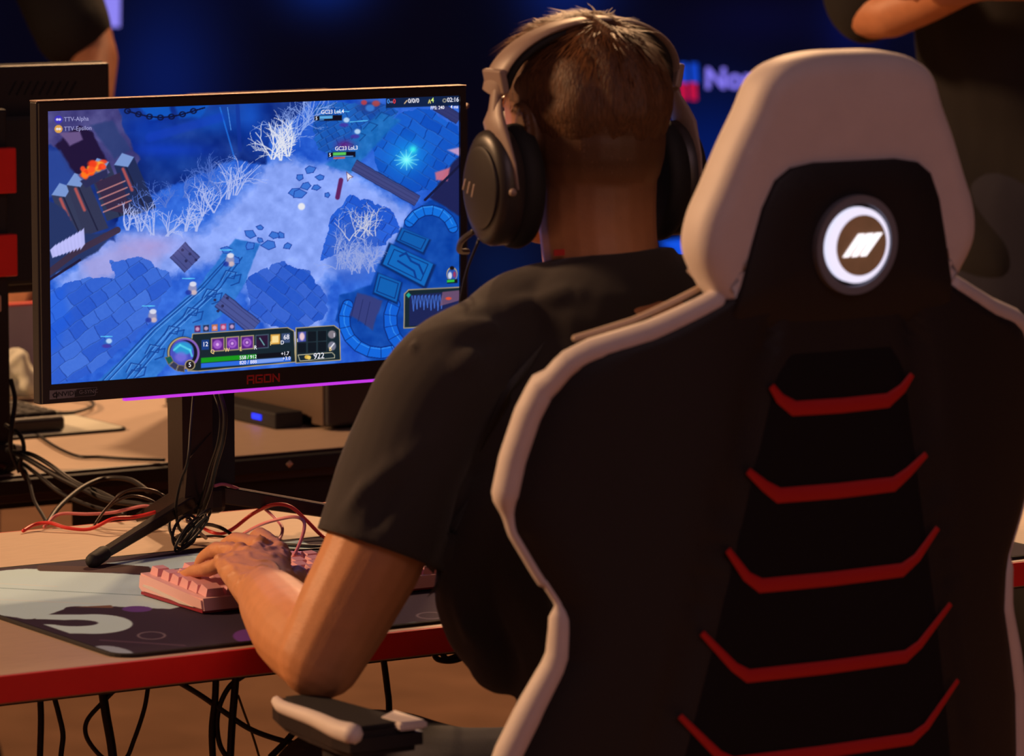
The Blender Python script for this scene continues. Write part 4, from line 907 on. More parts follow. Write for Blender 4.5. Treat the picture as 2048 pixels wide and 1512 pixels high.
# headrest
def pillow(outline, prof, fn, bendf=None):
    bm = bmesh.new(); n = len(outline); P = [Vector((a, b)) for a, b in outline]; nr = []
    for i in range(n):
        d = (P[(i+1) % n]-P[i-1]).normalized(); nr.append(Vector((d.y, -d.x)))
    cen = sum(P, Vector((0, 0)))/n
    if sum((P[i]-cen).dot(nr[i]) for i in range(n)) < 0: nr = [-q for q in nr]
    rings = []
    for ins, y in prof:
        rings.append([bm.verts.new(fn(*(P[i]-nr[i]*ins), y+(bendf(P[i].x-nr[i].x*ins) if bendf else 0))) for i in range(n)])
    for A, B in zip(rings[:-1], rings[1:]):
        for i in range(n): bm.faces.new((A[i], A[(i+1) % n], B[(i+1) % n], B[i]))
    for Rg, y in ((rings[0], prof[0][1]), (rings[-1], prof[-1][1])):
        mid = []
        for f in (.66, .33):
            ins = []
            for i, vv in enumerate(Rg):
                q = P[i]-nr[i]*(prof[0][0] if Rg is rings[0] else prof[-1][0]); q = cen+(q-cen)*f
                ins.append(bm.verts.new(fn(q.x, q.y, y+(bendf(q.x) if bendf else 0))))
            mid.append(ins)
        seq = [Rg]+mid
        for A, B in zip(seq[:-1], seq[1:]):
            for i in range(n): bm.faces.new((A[i], A[(i+1) % n], B[(i+1) % n], B[i]))
        cv = bm.verts.new(fn(cen.x, cen.y, y))
        for i in range(n): bm.faces.new((mid[-1][i], mid[-1][(i+1) % n], cv))
    return bm
HO = [(0, .171), (.04, .170), (.075, .163), (.097, .147), (.110, .12), (.126, .09), (.142, .055), (.154, .03), (.159, .008), (.157, -.01), (.146, -.03), (.130, -.050), (.118, -.050), (.102, -.03), (.08, -.015)]
outl = [Vector((x*.955, y*.99, 0)) for x, y in HO]+[Vector((-x*.955, y*.99, 0)) for x, y in HO[::-1][:-1]]
outl = [(p.x, p.y) for p in smooth_path(outl, 4, True)]
obj('headrest', pillow(outl, [(.02, -.004), (.009, -.002), (.002, .005), (0, .014), (0, .030), (.004, .042), (.014, .050), (.03, .054)], C3, lambda x: .004*(abs(x)/.16)**2), M['white'], ch, smooth=True)
# shell face rim overlay (keeps the black tongue in front of the headrest)
TO = [(.0, .075), (.045, .075), (.070, .071), (.086, .06), (.098, .036), (.108, .0), (.118, -.04), (.122, -.06), (.08, -.10), (0, -.10)]
outl = [(x, y) for x, y in TO]+[(-x, y) for x, y in TO[::-1][1:-1]]
obj('neck_shell', pillow(outl, [(.004, -.010), (.001, -.008), (0, .02)], lambda x, R, y: C3(x, R, y+max(0, -.05-R)*.5), lambda x: .004*(abs(x)/.12)**2), M['bleather'], ch, smooth=True, sharp=60)
# white side trims and piping
def outpath(sg, R0, R1, off, inset=0, n=40):
    P = []
    for R in np.linspace(R0, R1, n): x = (wid(R)-inset)*sg; P.append(C3(x, R, bend(x)+off))
    return P
for sg in (-1, 1):
    P = outpath(sg, -.047, -.118, .012, 0, 14)+outpath(sg, -.125, -.30, .016, -.002, 30)
    rr = [.0092]*10+[.010]*4+[.012]*17+[.0105, .008, .006, .005]+[.0045]*9
    obj('side_trim', tub(P, rr, 10, flat=1.2, round_=True, width=(1, 0, 0)), M['white'], ch, smooth=True)
    P = outpath(sg, -.30, -.325, .014, -.001, 6)+outpath(sg, -.332, -.66, .016, -.001, 30)
    obj('side_trim', tub(P, [.0035]*5+[.006]+list(np.linspace(.009, .012, 8))+[.0125]*22, 10, flat=1.2, round_=True, width=(1, 0, 0)), M['white'], ch, smooth=True)
    P = [p+RR*.007 for p in outpath(sg, -.048, -.092, .040, .004, 12)]
    obj('piping', tub(P, .0032, 8, round_=True), M['paleedge'], ch, smooth=True)
# red chevrons
for a, R1, b, R2, w_ in [(.078, -.124, .056, -.146, .0068), (.099, -.199, .068, -.224, .0070), (.117, -.269, .083, -.305, .0066), (.139, -.343, .092, -.387, .0062), (.156, -.418, .105, -.466, .006), (.17, -.50, .115, -.55, .006)]:
    bm = bmesh.new()
    cp = [(-a, R1, .45), (-b-.012, R2+.010, .7), (-b+.004, R2, 1), (-b*.5, R2-.0005, 1), (0, R2-.001, 1), (b*.5, R2-.0005, 1), (b-.004, R2, 1), (b+.012, R2+.010, .7), (a, R1, .45)]
    P = [C3(x, R, bend(x)-.0040) for x, R, q in cp]
    tube(bm, P, [w_*q for _, _, q in cp], 8, width=(0, -math.sin(TL), math.cos(TL)), flat=.28)
    obj('chevron', bm, M['chev'], ch, smooth=True, sharp=40)
# badge
bc = empty('badge', 0, 0, 0); bpy.data.objects.remove(bc)
def ringm(r0, r1, y0, y1, n=64, c=(0, 0)):
    bm = bmesh.new(); rows_ = []
    for r, y in ((r0, y1), (r0, y0), (r1, y0), (r1, y1)): rows_.append([bm.verts.new(C3(c[0]+r*math.cos(2*PI*k/n), c[1]+r*math.sin(2*PI*k/n), y)) for k in range(n)])
    for i in range(4):
        for k in range(n): bm.faces.new((rows_[i][k], rows_[i][(k+1) % n], rows_[(i+1) % 4][(k+1) % n], rows_[(i+1) % 4][k]))
    return bm
bd = obj('badge', ringm(.0372, .0445, -.016, -.002), M['ring'], ch, smooth=True, sharp=50)
obj('lit_ring', ringm(.0235, .0338, -.0175, -.004), M['lit'], bd, smooth=True, sharp=50)
obj('recess', ringm(.001, .0375, -.0115, -.006), M['gloss'], bd)
obj('disc', ringm(.0005, .0272, -.0186, -.0150, c=(.0026, .0)), M['disc'], bd)
for k in range(3):
    x0 = -.0185+k*.0095; P = [(x0-.0015, -.0095), (x0+.0045, -.0095), (x0+.0215, .0105), (x0+.0145, .0105)]
    bm = bmesh.new(); A = [bm.verts.new(C3(a+.002, b, -.0200)) for a, b in P]; B = [bm.verts.new(C3(a+.002, b, -.0186)) for a, b in P]; bm.faces.new(A); bm.faces.new(B[::-1])
    for i in range(4): bm.faces.new((A[i], B[i], B[(i+1) % 4], A[(i+1) % 4]))
    obj('slash', bm, M['slash'], bd)
# seat, armrests, base
sx, sy = E0.x, E0.y+.06
bm = bmesh.new(); bx(bm, (sx-.25, sy, .42), (sx+.25, sy+.50, .505), .03, 4); obj('seat', bm, M['bleather'], ch, smooth=True, sharp=60)
for sg in (-1, 1):
    bm = bmesh.new(); tube(bm, [(sx+sg*.245, sy+.02, .50), (sx+sg*.25, sy+.25, .515), (sx+sg*.24, sy+.48, .50)], [.035, .045, .035], 12, round_=True); obj('seat_bolster', bm, M['white'], ch, smooth=True)
    px_ = .080 if sg < 0 else 2*sx-.080
    arm = obj('armrest', tub([(sx+sg*.20, sy+.28, .44), (px_-sg*.02, sy+.28, .46), (px_, sy+.28, .50), (px_, sy+.30, .70)], [.022, .022, .024, .026], 12), M['blackm'], ch, smooth=True, sharp=50)
    def AP(x, y, z): return (px_+sg*x, sy+.17+y, z)
    bm = bmesh.new(); pts = [(-.040, .065), (-.042, .095), (-.033, .15), (-.030, .215), (-.02, .245), (.018, .245), (.030, .215), (.033, .15), (.043, .095), (.038, .065)]
    prism(bm, [(px_+sg*-a, sy+.165+b) for a, b in pts], 0.6960, 0.7200, axis=2, bev=.006); obj('pad', bm, M['black'], arm)
    bm = bmesh.new(); prism(bm, [(px_+sg*-a*.72-.0, sy+.175+b*.92) for a, b in pts], 0.7200, 0.7245, axis=2, bev=.0025); obj('pad_top', bm, M['bmesh_'], arm)
    P = [(px_+sg*a, sy+.165+b, .719) for a, b in [(.035, .070), (.036, .095), (.029, .15), (.027, .21), (.018, .240)]]
    obj('pad_trim', tub(smooth_path(P, 5), list(np.linspace(.0105, .0055, 21)), 8, round_=True), M['white'], arm, smooth=True)
    bm = bmesh.new(); prism(bm, [(px_-sg*.040, sy+.226), (px_-sg*.012, sy+.228), (px_-sg*.010, sy+.262), (px_-sg*.040, sy+.285)], 0.7170, 0.7255, axis=2, bev=.002); obj('pad_inlay', bm, M['white'], arm)
obj('gas_lift', tub([(sx, sy+.25, .10), (sx, sy+.25, .42)], [.03, .024], 16), M['metal'], ch, smooth=True, sharp=40)
obj('mechanism', box((sx-.09, sy+.12, .37), (sx+.09, sy+.38, .42), .01), M['blackm'], ch)
for k in range(5):
    a = 2*PI*k/5+.3; ex, ey = sx+.33*math.cos(a), sy+.25+.33*math.sin(a)
    lg = obj('base_leg', tub([(sx, sy+.25, .10), (ex, ey, .075)], [.03, .018], 10, round_=True), M['blackm'], ch, smooth=True)
    obj('caster', tub([(ex-.012*math.sin(a), ey+.012*math.cos(a), .0285), (ex+.012*math.sin(a), ey-.012*math.cos(a), .0285)], .028, 16), M['blackm'], lg, smooth=True, sharp=40)
for sg in (-1, 1): obj('hinge', box((sx+sg*.2-.02, sy-.03, .40), (sx+sg*.2+.02, sy+.14, .50), .01), M['blackm'], ch)

# ================================================================== SEATED PERSON
pcx = .425
per = empty('person', pcx, -.36, 0, 'seated person with short brown hair and charcoal T-shirt typing at the lit monitor', 'person')
org = Vector(per['org'])
def mirror(p): q = Vector(p); q.x = 2*pcx-q.x; return q
HC = L(1171, 235, 4.40)          # head centre
body = bmesh.new()
NB = L(1185, 560, 4.40); 
def chain(bm, pts, rad, n=4, **k):
    P = smooth_path(pts, n); m_ = len(P); R = list(np.interp(np.linspace(0, 1, m_), np.linspace(0, 1, len(rad)), rad)); 
    tube(bm, P, R, 16, round_=True, **k)
# skull, face, neck
ell(body, HC+Vector((0, 0, .012)), (.074, .094, .088))
ell(body, HC+Vector((0, -.012, -.020)), (.070, .078, .085))
ell(body, HC+Vector((0, .045, -.045)), (.054, .050, .072))
ell(body, HC+Vector((0, .070, -.104)), (.036, .032, .026))
ell(body, HC+Vector((0, .030, -.085)), (.054, .045, .036))
tube(body, [HC+Vector((0, .098, -.010)), HC+Vector((0, .114, -.040))], [.008, .014], 12, round_=True)
ell(body, HC+Vector((0, .088, .012)), (.045, .014, .012))
ell(body, HC+Vector((0, .094, -.068)), (.022, .010, .010))
neck = [HC+Vector((0, -.022, -.055)), HC+Vector((-.002, -.024, -.10)), HC+Vector((-.002, -.036, -.155)), HC+Vector((0, -.05, -.20))]
tube(body, smooth_path(neck, 3), [.058]*4+[.057]*3+[.062, .075, .09], 20, round_=True)
for sg in (-1, 1):
    c = HC+Vector((sg*.074, -.006, -.012)); ell(body, c, (.006, .018, .030)); tube(body, [c+Vector((sg*.006, -.016+.0*k, 0))+Vector((0, .016*(1-math.cos(a)), .027*math.sin(a))) for k, a in enumerate(np.linspace(-1.3, 1.9, 8))], .0042, 8, round_=True)
# torso inside the shirt
T_PELV = Vector((.435, -.40, .60)); T_WA = Vector((.43, -.33, .75)); T_CH = Vector((.425, -.265, .92)); T_UP = Vector((.425, -.245, 1.03))
tube(body, smooth_path([T_PELV, T_WA, T_CH, T_UP, HC+Vector((0, -.05, -.165))], 4), list(np.interp(np.linspace(0, 1, 17), [0, .25, .5, .75, 1], [.13, .125, .135, .10, .052])), 20, width=(1, 0, 0), flat=.60, round_=True)
# left arm from photo points, right one mirrored
SH = L(905, 745, 4.30); SL = L(835, 860, 4.30); SE = L(757, 1085, 4.29); AU = L(700, 1200, 4.29); EL = L(642, 1312, 4.29)
F1 = L(590, 1262, 4.37); F2 = L(552, 1215, 4.47); WR = L(532, 1190, 4.545)
HB = L(508, 1136, 4.61)
armP = [SH, SL, SE, AU, EL]; foreP = [EL, F1, F2, WR]
MCP = {'index': L(560, 1106, 4.67), 'middle': L(520, 1095, 4.675), 'ring': L(480, 1106, 4.66), 'pinky': L(445, 1127, 4.645)}
FG = {'index': [MCP['index'], L(520, 1073, 4.725), L(504, 1100, 4.765), L(500, 1134, 4.775)],
      'middle': [MCP['middle'], L(472, 1083, 4.725), L(442, 1104, 4.755), L(434, 1138, 4.765)],
      'ring': [MCP['ring'], L(434, 1101, 4.70), L(408, 1118, 4.725), L(396, 1144, 4.735)],
      'pinky': [MCP['pinky'], L(415, 1138, 4.665), L(390, 1142, 4.69), L(366, 1152, 4.71)]}
TH = [L(560, 1185, 4.57), L(588, 1165, 4.615), L(596, 1152, 4.66), L(590, 1155, 4.695)]
RAD = {'index': .0088, 'middle': .0090, 'ring': .0085, 'pinky': .0076}
def arm(bm, f):
    tube(bm, smooth_path([f(p) for p in armP], 4), list(np.interp(np.linspace(0, 1, 17), [0, .25, .6, .8, 1], [.056, .053, .049, .047, .042])), 18, round_=True)
    tube(bm, smooth_path([f(p) for p in foreP], 4), list(np.interp(np.linspace(0, 1, 13), [0, .3, .66, 1], [.041, .043, .036, .029])), 18, round_=True)
    # palm
    wd = (f(MCP['index'])-f(MCP['pinky'])).normalized()
    tube(bm, [f(WR), f(WR).lerp(f(HB), .5), f(HB), (f(MCP['middle'])+f(MCP['ring']))/2+Vector((0, -.006, -.006))], [.030, .034, .038, .041], 18, width=wd, flat=[.78, .60, .42, .26], round_=True)
    for k, P in FG.items():
        base = f(P[0]); tube(bm, [base.lerp(f(HB), .45)+Vector((0, 0, -.004)), base], [RAD[k]*.85, RAD[k]*1.05], 10, round_=True)
        tube(bm, smooth_path([f(p) for p in P], 4), list(np.interp(np.linspace(0, 1, 13), [0, .33, .5, .66, 1], [RAD[k]*1.12, RAD[k]*1.1, RAD[k]*.95, RAD[k]*1.0, RAD[k]*.78])), 12, round_=True)
        ell(bm, base+Vector((0, 0, .002)), (RAD[k]*1.2,)*3, seg=12, rings=8); ell(bm, f(P[1]), (RAD[k]*1.16,)*3, seg=12, rings=8)
        # tendon
        tube(bm, [f(HB).lerp(base, -.25)+Vector((0, 0, .008)), f(HB).lerp(base, .5)+Vector((0, -.002, .0105)), base+Vector((0, 0, .003))], [.0045, .0052, .0055], 8, round_=True)
    tube(bm, smooth_path([f(WR).lerp(f(TH[0]), .5)]+[f(p) for p in TH], 4), list(np.interp(np.linspace(0, 1, 17), [0, .3, .6, 1], [.018, .0145, .0108, .0088])), 12, round_=True)
arm(body, lambda p: Vector(p))
RM = Vector((0, 0, 0))
def fr(p):
    q = mirror(p); return q
arm(body, fr)
me = remesh(body, .0027, 2, 'body')
co = verts_of(me); nn = normals_of(me)
# veins and creases on the backs of the hands
for f in (lambda p: Vector(p), lambda p: mirror(p)):
    hb = np.array(f(HB)); sel = np.nonzero(np.linalg.norm(co-hb, axis=1) < .085)[0]
    vv = np.array([mnoise.noise(Vector((p[0]*75, p[1]*30, p[2]*75))) for p in co[sel]])
    co[sel] += nn[sel]*(np.exp(-(vv/.13)**2)*.0016*np.clip(nn[sel, 2]*1.5+.4, 0, 1))[:, None]
set_verts(me, co)
c = np.tile(np.array(srgb((208, 144, 98))), (len(co), 1))
# stubble scalp colour on the head
h = co-np.array(HC)
low = -.035-.03*np.clip(h[:, 1]/.09, -1, 0)*-1   # hairline drops towards the nape
nz = np.array([mnoise.noise(Vector(p)*45) for p in co[np.abs(h[:, 2]) < .2]]) if False else 0
scal = np.clip((h[:, 2]-(-.125+.095*np.clip((h[:, 1]+.02)/.05, 0, 1)))/.085, 0, 1)*(h[:, 1] < .062)*(np.hypot(h[:, 0], h[:, 1]) < .13)
scal *= np.clip((.075-h[:, 1])/.02, 0, 1)
c = c*(1-scal[:, None]*.94)+np.array(srgb((72, 46, 28)))*(scal[:, None]*.94)
kn = np.zeros(len(co))
for k, P in FG.items():
    for j, p in enumerate(P[:2]):
        kn = np.maximum(kn, np.exp(-(np.linalg.norm(co-np.array(p), axis=1)/.009)**2))
c = c*(1-kn[:, None]*.25)+np.array(srgb((196, 104, 84)))*(kn[:, None]*.25)
paint(me, c)
body_o = put('body', me, M['skin'], per, org)
# nails
for f in (lambda p: Vector(p), fr):
    for k, P in FG.items():
        a, b = f(P[-2]), f(P[-1]); d = (b-a).normalized(); bm = bmesh.new(); q = Vector((0, 0, 1))-d*d.z
        q.normalize(); ell(bm, b+d*.002+q*RAD[k]*.62, (.0042, .0042, .0018), rot=d.to_track_quat('Y', 'Z').to_euler() if False else None, seg=10, rings=6)
        obj('nail', bm, M['nail'], body_o, org=tuple(org), smooth=True)
# face details
for sg in (-1, 1):
    e = HC+Vector((sg*.031, .086, -.004)); bm = bmesh.new(); ell(bm, e, (.012, .010, .009)); eo = obj('eye', bm, M['eye'], body_o, org=tuple(org), smooth=True)
    bm = bmesh.new(); tube(bm, [e+Vector((sg*.016, -.002, .017)), e+Vector((0, .008, .021)), e+Vector((-sg*.015, .008, .018))], [.002, .0034, .003], 8, round_=True); obj('eyebrow', bm, M['iris'], body_o, org=tuple(org), smooth=True)
    bm = bmesh.new(); ell(bm, e+Vector((0, .007, 0)), (.0055, .004, .0055)); obj('iris', bm, M['iris'], body_o, org=tuple(org), smooth=True)
bm = bmesh.new(); ell(bm, HC+Vector((0, .101, -.069)), (.021, .005, .0045)); obj('mouth', bm, M['lips'], body_o, org=tuple(org), smooth=True)

# hair: short strands growing from the scalp
me_h = body_o.data; co = verts_of(me_h)+np.array(org)-np.array(HC); nn = normals_of(me_h)
rad = np.linalg.norm(co, axis=1)
hl = -.092+.095*np.clip((co[:, 1]+.03)/.06, 0, 1)+.03*np.clip((co[:, 1]-.05)/.02, 0, 1)
cand = np.nonzero((rad < .135) & (co[:, 2] > hl+rng.random(len(co))*.05) & (co[:, 1] < .075) & (co[:, 2] > -.10))[0]
NS = 24000; pick = rng.choice(cand, NS)
bp = co[pick]; bn = nn[pick]; topn = np.clip((bp[:, 2]-.005)/.07, 0, 1)
crown = np.array([0.0, -.045, .10])
dirv = bp-crown; dirv[:, 2] -= .04; dirv = dirv-bn*np.sum(dirv*bn, 1)[:, None]; dirv /= np.linalg.norm(dirv, axis=1)[:, None]+1e-6
fwd = np.clip((bp[:, 1]-.01)/.06, 0, 1)*topn
jit = rng.normal(0, .25, (NS, 3))
ln = (.005+.022*topn+.018*fwd)*rng.uniform(.7, 1.2, NS)
clump = np.sin(bp[:, 0]*330+bp[:, 1]*90)*np.cos(bp[:, 1]*260+bp[:, 0]*60); ln *= (1+.28*clump*topn)
p0 = bp-bn*.001; wv = np.cross(dirv, bn); wv /= np.linalg.norm(wv, axis=1)[:, None]+1e-6
lift = (.16+.10*topn+.8*fwd)[:, None]
d1_ = dirv+bn*lift+jit*.4+wv*(clump*.25*topn)[:, None]; d1_ /= np.linalg.norm(d1_, axis=1)[:, None]
d2_ = dirv*1.0+bn*lift*.25+jit*.5+np.array([0, 0, -.15]); d2_ /= np.linalg.norm(d2_, axis=1)[:, None]
p1 = p0+d1_*ln[:, None]*.5; p2 = p1+d2_*ln[:, None]*.5
w0 = (.00045+.00035*topn)[:, None]
vs = np.stack([p0-wv*w0, p0+wv*w0, p1-wv*w0*.8, p1+wv*w0*.8, p2], 1).reshape(-1, 3)+np.array(HC)-np.array(org)
b5 = np.arange(NS)*5; fc = []
for b in b5: fc.append((b, b+1, b+3, b+2)); fc.append((b+2, b+3, b+4))
mh = bpy.data.meshes.new('hair'); mh.from_pydata(vs.tolist(), [], fc); mh.update()
hc = np.repeat(rng.uniform(.6, 1.3, NS), 5)[:, None]*np.array(srgb((122, 78, 44))); paint(mh, hc)
ho = finish('hair', mh, M['hair'], per, True)
# scalp cap of hair volume under the strands
cap = bmesh.new(); ell(cap, (0, -.004, .010), (.0775, .0945, .092), seg=56, rings=40)
for v_ in list(cap.verts):
    q = v_.co; q2 = mnoise.noise(q*60)*.003; nrm = q.normalized(); v_.co += nrm*(q2+.0022*math.sin(q.x*240+q.y*60))
for v_ in cap.verts:
    if v_.co.z < .01: v_.co.x *= 1-2.4*(.01-v_.co.z); v_.co.y = -.004+(v_.co.y+.004)*(1-2.4*(.01-v_.co.z))
bmesh.ops.delete(cap, geom=[v_ for v_ in cap.verts if v_.co.z < (-.030+.06*max(0, min(1, (v_.co.y+.02)/.06)))+.006*math.sin(v_.co.x*160)+.004*math.sin(v_.co.x*410+1) or v_.co.y > .078], context='VERTS')
for v_ in cap.verts:
    v_.co += HC
co_ = obj('hair_volume', cap, mat('hair_base', (92, 58, 32), .6, var=.35, vscale=120, stretch=(3, 3, .6), bump=.8, bscale=160), ho, org=tuple(org), smooth=True)

# T-shirt
sb = bmesh.new()
tube(sb, smooth_path([Vector((.435, -.37, .70)), Vector((.43, -.32, .78)), Vector((.425, -.245, .89)), Vector((.42, -.24, .98)), Vector((.425, -.245, 1.055))], 4), list(np.interp(np.linspace(0, 1, 17), [0, .25, .5, .75, 1], [.175, .18, .19, .175, .13])), 28, width=(1, 0, 0), flat=list(np.interp(np.linspace(0, 1, 17), [0, .5, 1], [.78, .74, .66])), round_=True)
nb = HC+Vector((0, -.052, -.160))
for f in (lambda p: Vector(p), fr):
    T1 = f(L(1080, 640, 4.36)); T2 = f(L(985, 690, 4.33))
    tube(sb, smooth_path([nb+Vector((0, 0, -.03)), T1, T2, f(SH), f(SL), f(SE), f(SE)+(f(SE)-f(SL)).normalized()*.012], 4), list(np.interp(np.linspace(0, 1, 25), [0, .16, .33, .5, .66, .83, 1], [.066, .056, .052, .057, .060, .0585, .0585])), 24)
tube(sb, [nb+Vector((0, -.004, -.06)), nb+Vector((0, -.002, -.012)), nb+Vector((0, .006, .028))], [.10, .076, .0625], 28, width=(1, 0, 0), flat=.95)
# shirt hanging forward at the left of the belly
tube(sb, smooth_path([L(1005, 1010, 4.31), L(982, 1130, 4.33), L(985, 1230, 4.33), L(1010, 1310, 4.31)], 3), [.045, .047, .050, .052, .054, .054, .052, .050, .046, .040], 16, round_=True)
me = remesh(sb, .004, 5, 'shirt')
co = verts_of(me); nn = normals_of(me)
# folds
def ridge(a, b, amp, wd_):
    global disp
    a = np.array(a); b = np.array(b); ab = b-a; t_ = np.clip(((co-a)@ab)/(ab@ab), 0, 1); d = np.linalg.norm(co-a-t_[:, None]*ab, axis=1); disp += amp*np.exp(-(d/wd_)**2)*np.sin(np.clip(t_, .02, .98)*PI)**.5
disp = np.zeros(len(co))
for f in (lambda p: Vector(p), fr):
    for (x0, y0, x1, y1, d_, am, wd_) in [(700, 985, 800, 915, 4.23, .006, .010), (660, 1040, 740, 960, 4.24, .005, .009), (800, 935, 900, 850, 4.23, .005, .011), (740, 1060, 800, 960, 4.23, -.005, .010), (880, 680, 1000, 655, 4.27, .006, .010), (860, 715, 980, 690, 4.26, -.006, .009), (905, 750, 960, 700, 4.25, .005, .009), (960, 880, 1080, 800, 4.2, .006, .010), (930, 930, 1010, 860, 4.2, -.005, .011), (1000, 620, 1150, 590, 4.3, .005, .010), (820, 660, 835, 720, 4.26, .0025, .004), (760, 820, 830, 700, 4.23, -.003, .012),
        (890, 1070, 872, 1170, 4.3, .009, .012), (915, 1080, 900, 1180, 4.27, -.008, .012), (880, 1180, 945, 1290, 4.28, .008, .010), (920, 1170, 980, 1290, 4.24, -.008, .012), (940, 1230, 995, 1330, 4.24, .006, .009), (985, 950, 960, 1080, 4.2, .006, .012)]:
        ridge(f(L(x0, y0, d_)), f(L(x1, y1, d_)), am, wd_)
fine = np.array([mnoise.noise(Vector((p[0]*9, p[1]*9, p[2]*14))) for p in co])
disp += fine*.0045
co = co+nn*disp[:, None]*1.5; set_verts(me, co)
# open the sleeve ends and hem, then give the cloth thickness
bm = bmesh.new(); bm.from_mesh(me)
for f in (lambda p: Vector(p), fr):
    pc = f(SE)+(f(SE)-f(SL)).normalized()*.006; pn = (f(SE)-f(SL)).normalized()
    dl = [v_ for v_ in bm.verts if .05 > (v_.co-pc).dot(pn) > 0 and ((v_.co-pc)-pn*(v_.co-pc).dot(pn)).length < .0635 and abs(v_.co.x-pcx) > .15]
    bmesh.ops.delete(bm, geom=dl, context='VERTS')
    for v_ in bm.verts:
        if v_.is_boundary and (v_.co-pc).length < .075 and abs(v_.co.x-pcx) > .15: v_.co -= pn*(v_.co-pc).dot(pn)
bmesh.ops.solidify(bm, geom=bm.faces[:], thickness=.0022)
bm.normal_update(); bmesh.ops.translate(bm, verts=bm.verts, vec=-org)
bm.to_mesh(me); bm.free(); me.materials.clear()
finish('tshirt', me, M['shirt'], per, True)
# red label at the collar
obj('neck_label', box(tuple(L(1118, 505, 4.335)-Vector((.006, .001, .003))), tuple(L(1118, 505, 4.335)+Vector((.006, .001, .003)))), M['logo_red'], per, org=tuple(org))
# trousers and shoes
tb = bmesh.new()
tube(tb, [Vector((.43, -.42, .60)), Vector((.43, -.38, .70))], [.175, .165], 24, width=(1, 0, 0), flat=.75, round_=True)
for sg in (-1, 1):
    hip = Vector((.43+sg*.09, -.40, .595)); knee = Vector((.43+sg*.17, .05, .56)); an = Vector((.43+sg*.17, .06, .10))
    tube(tb, smooth_path([hip, hip.lerp(knee, .5), knee, knee.lerp(an, .5), an], 4), list(np.interp(np.linspace(0, 1, 17), [0, .25, .5, .75, 1], [.098, .085, .068, .058, .052])), 18, round_=True)
me = remesh(tb, .007, 4, 'trousers'); co = verts_of(me); nn = normals_of(me)
co = co+nn*(np.array([mnoise.noise(Vector((p[0]*12, p[1]*7, p[2]*16))) for p in co])*.008)[:, None]; set_verts(me, co)
put('trousers', me, M['trousers'], per, org)
for sg in (-1, 1):
    bm = bmesh.new(); x = .43+sg*.17
    tube(bm, smooth_path([(x, .03, .05), (x, .10, .055), (x, .18, .042), (x, .24, .032)], 3), [.042, .044, .046, .046, .045, .044, .043, .042, .040, .030], 14, width=(1, 0, 0), flat=.9, round_=True)
    so_ = obj('shoe', remesh_to_bm(bm) if False else bm, M['shoe'], per, org=tuple(org), smooth=True)
    bm = bmesh.new(); bx(bm, (x-.043, -.02, .0), (x+.043, .27, .022), .01, 2); obj('sole', bm, M['sole'], so_, org=tuple(org))

# ================================================================== HEADSET (worn, its own thing)
hs = empty('headset', HC.x, HC.y, HC.z, 'black gaming headset with pale headband on the seated person', 'headset')
CL = L(992, 374, 4.35); half = .083
hx = HC.x; ct = CL.y
def cup(sg):
    c = Vector((hx+sg*(abs(CL.x-hx)), ct, CL.z)); parts = []
    def disc(x0, x1, ry, rz, prof, m, name, parent, dz=0):
        bm = bmesh.new(); rings = []
        for xx, k in prof:
            X_ = x0+(x1-x0)*xx; rings.append([bm.verts.new(Vector((hx+sg*X_, ct+ry*k*math.cos(a)+(1 if True else 0)*0, CL.z+dz+rz*k*math.sin(a)))) for a in np.linspace(0, 2*PI, 40, endpoint=False)])
        for A, B in zip(rings[:-1], rings[1:]):
            for i in range(40): bm.faces.new((A[i], A[(i+1) % 40], B[(i+1) % 40], B[i]))
        bm.faces.new(rings[0][::-1]); bm.faces.new(rings[-1])
        return obj(name, bm, m, parent, smooth=True, sharp=60)
    cu = disc(.094, .122, .040, .057, [(0, .92), (.1, 1), (.6, 1), (.8, .96), (.95, .85), (1, .7)], M['cupm'], 'ear_cup', hs)
    disc(.072, .097, .044, .060, [(0, .86), (.12, .97), (.4, 1.02), (.7, 1.0), (1, .9)], M['cushion'], 'cushion', cu)
    disc(.1215, .125, .030, .040, [(0, 1), (.7, 1), (1, .9)], M['cupm'], 'cap', cu)
    bm = bmesh.new(); tube(bm, [Vector((hx+sg*.1035, ct+.000, CL.z+.085)), Vector((hx+sg*.109, ct-.002, CL.z+.066)), Vector((hx+sg*.110, ct-.012, CL.z+.048)), Vector((hx+sg*.108, ct-.034, CL.z+.022)), Vector((hx+sg*.107, ct-.040, CL.z+.0))], [.0075, .017, .019, .008, .005], 12, width=(0, 1, 0), flat=.28, round_=True); obj('yoke', bm, M['bandm'], cu, smooth=True)
    bm = bmesh.new(); ell(bm, Vector((hx+sg*.113, ct-.043, CL.z-.002)), (.004,)*3, seg=10, rings=8); obj('pivot', bm, M['bandm'], cu, smooth=True)
    bm = bmesh.new(); tube(bm, [Vector((hx+sg*.109, ct, CL.z+.070)), Vector((hx+sg*.1035, ct+.002, CL.z+.100))], [.0075, .0060], 10, width=(0, 1, 0), flat=.4); obj('slider', bm, M['bandm'], hs, smooth=True, sharp=50)
    return cu
cl = cup(-1); cr = cup(1)
topz = at(1165, 45, 4.4).z+.001
P = []; zb_ = CL.z+.090
for a in np.linspace(-PI/2, PI/2, 33):
    P.append(Vector((hx+.1035*math.sin(a), ct+.010-.026*max(0, math.cos(a)), zb_+(topz+.003-zb_)*math.cos(a)**.85 if math.cos(a) > 0 else zb_)))
bm = bmesh.new(); tube(bm, P, .0165, 12, width=(0, 1, 0), flat=.26, round_=False); obj('headband', bm, M['bandm'], hs, smooth=True, sharp=60)
P2 = [Vector((hx+(p.x-hx)*.91, p.y, zb_+(p.z-zb_)*.90+.001)) for p in P[1:-1]]
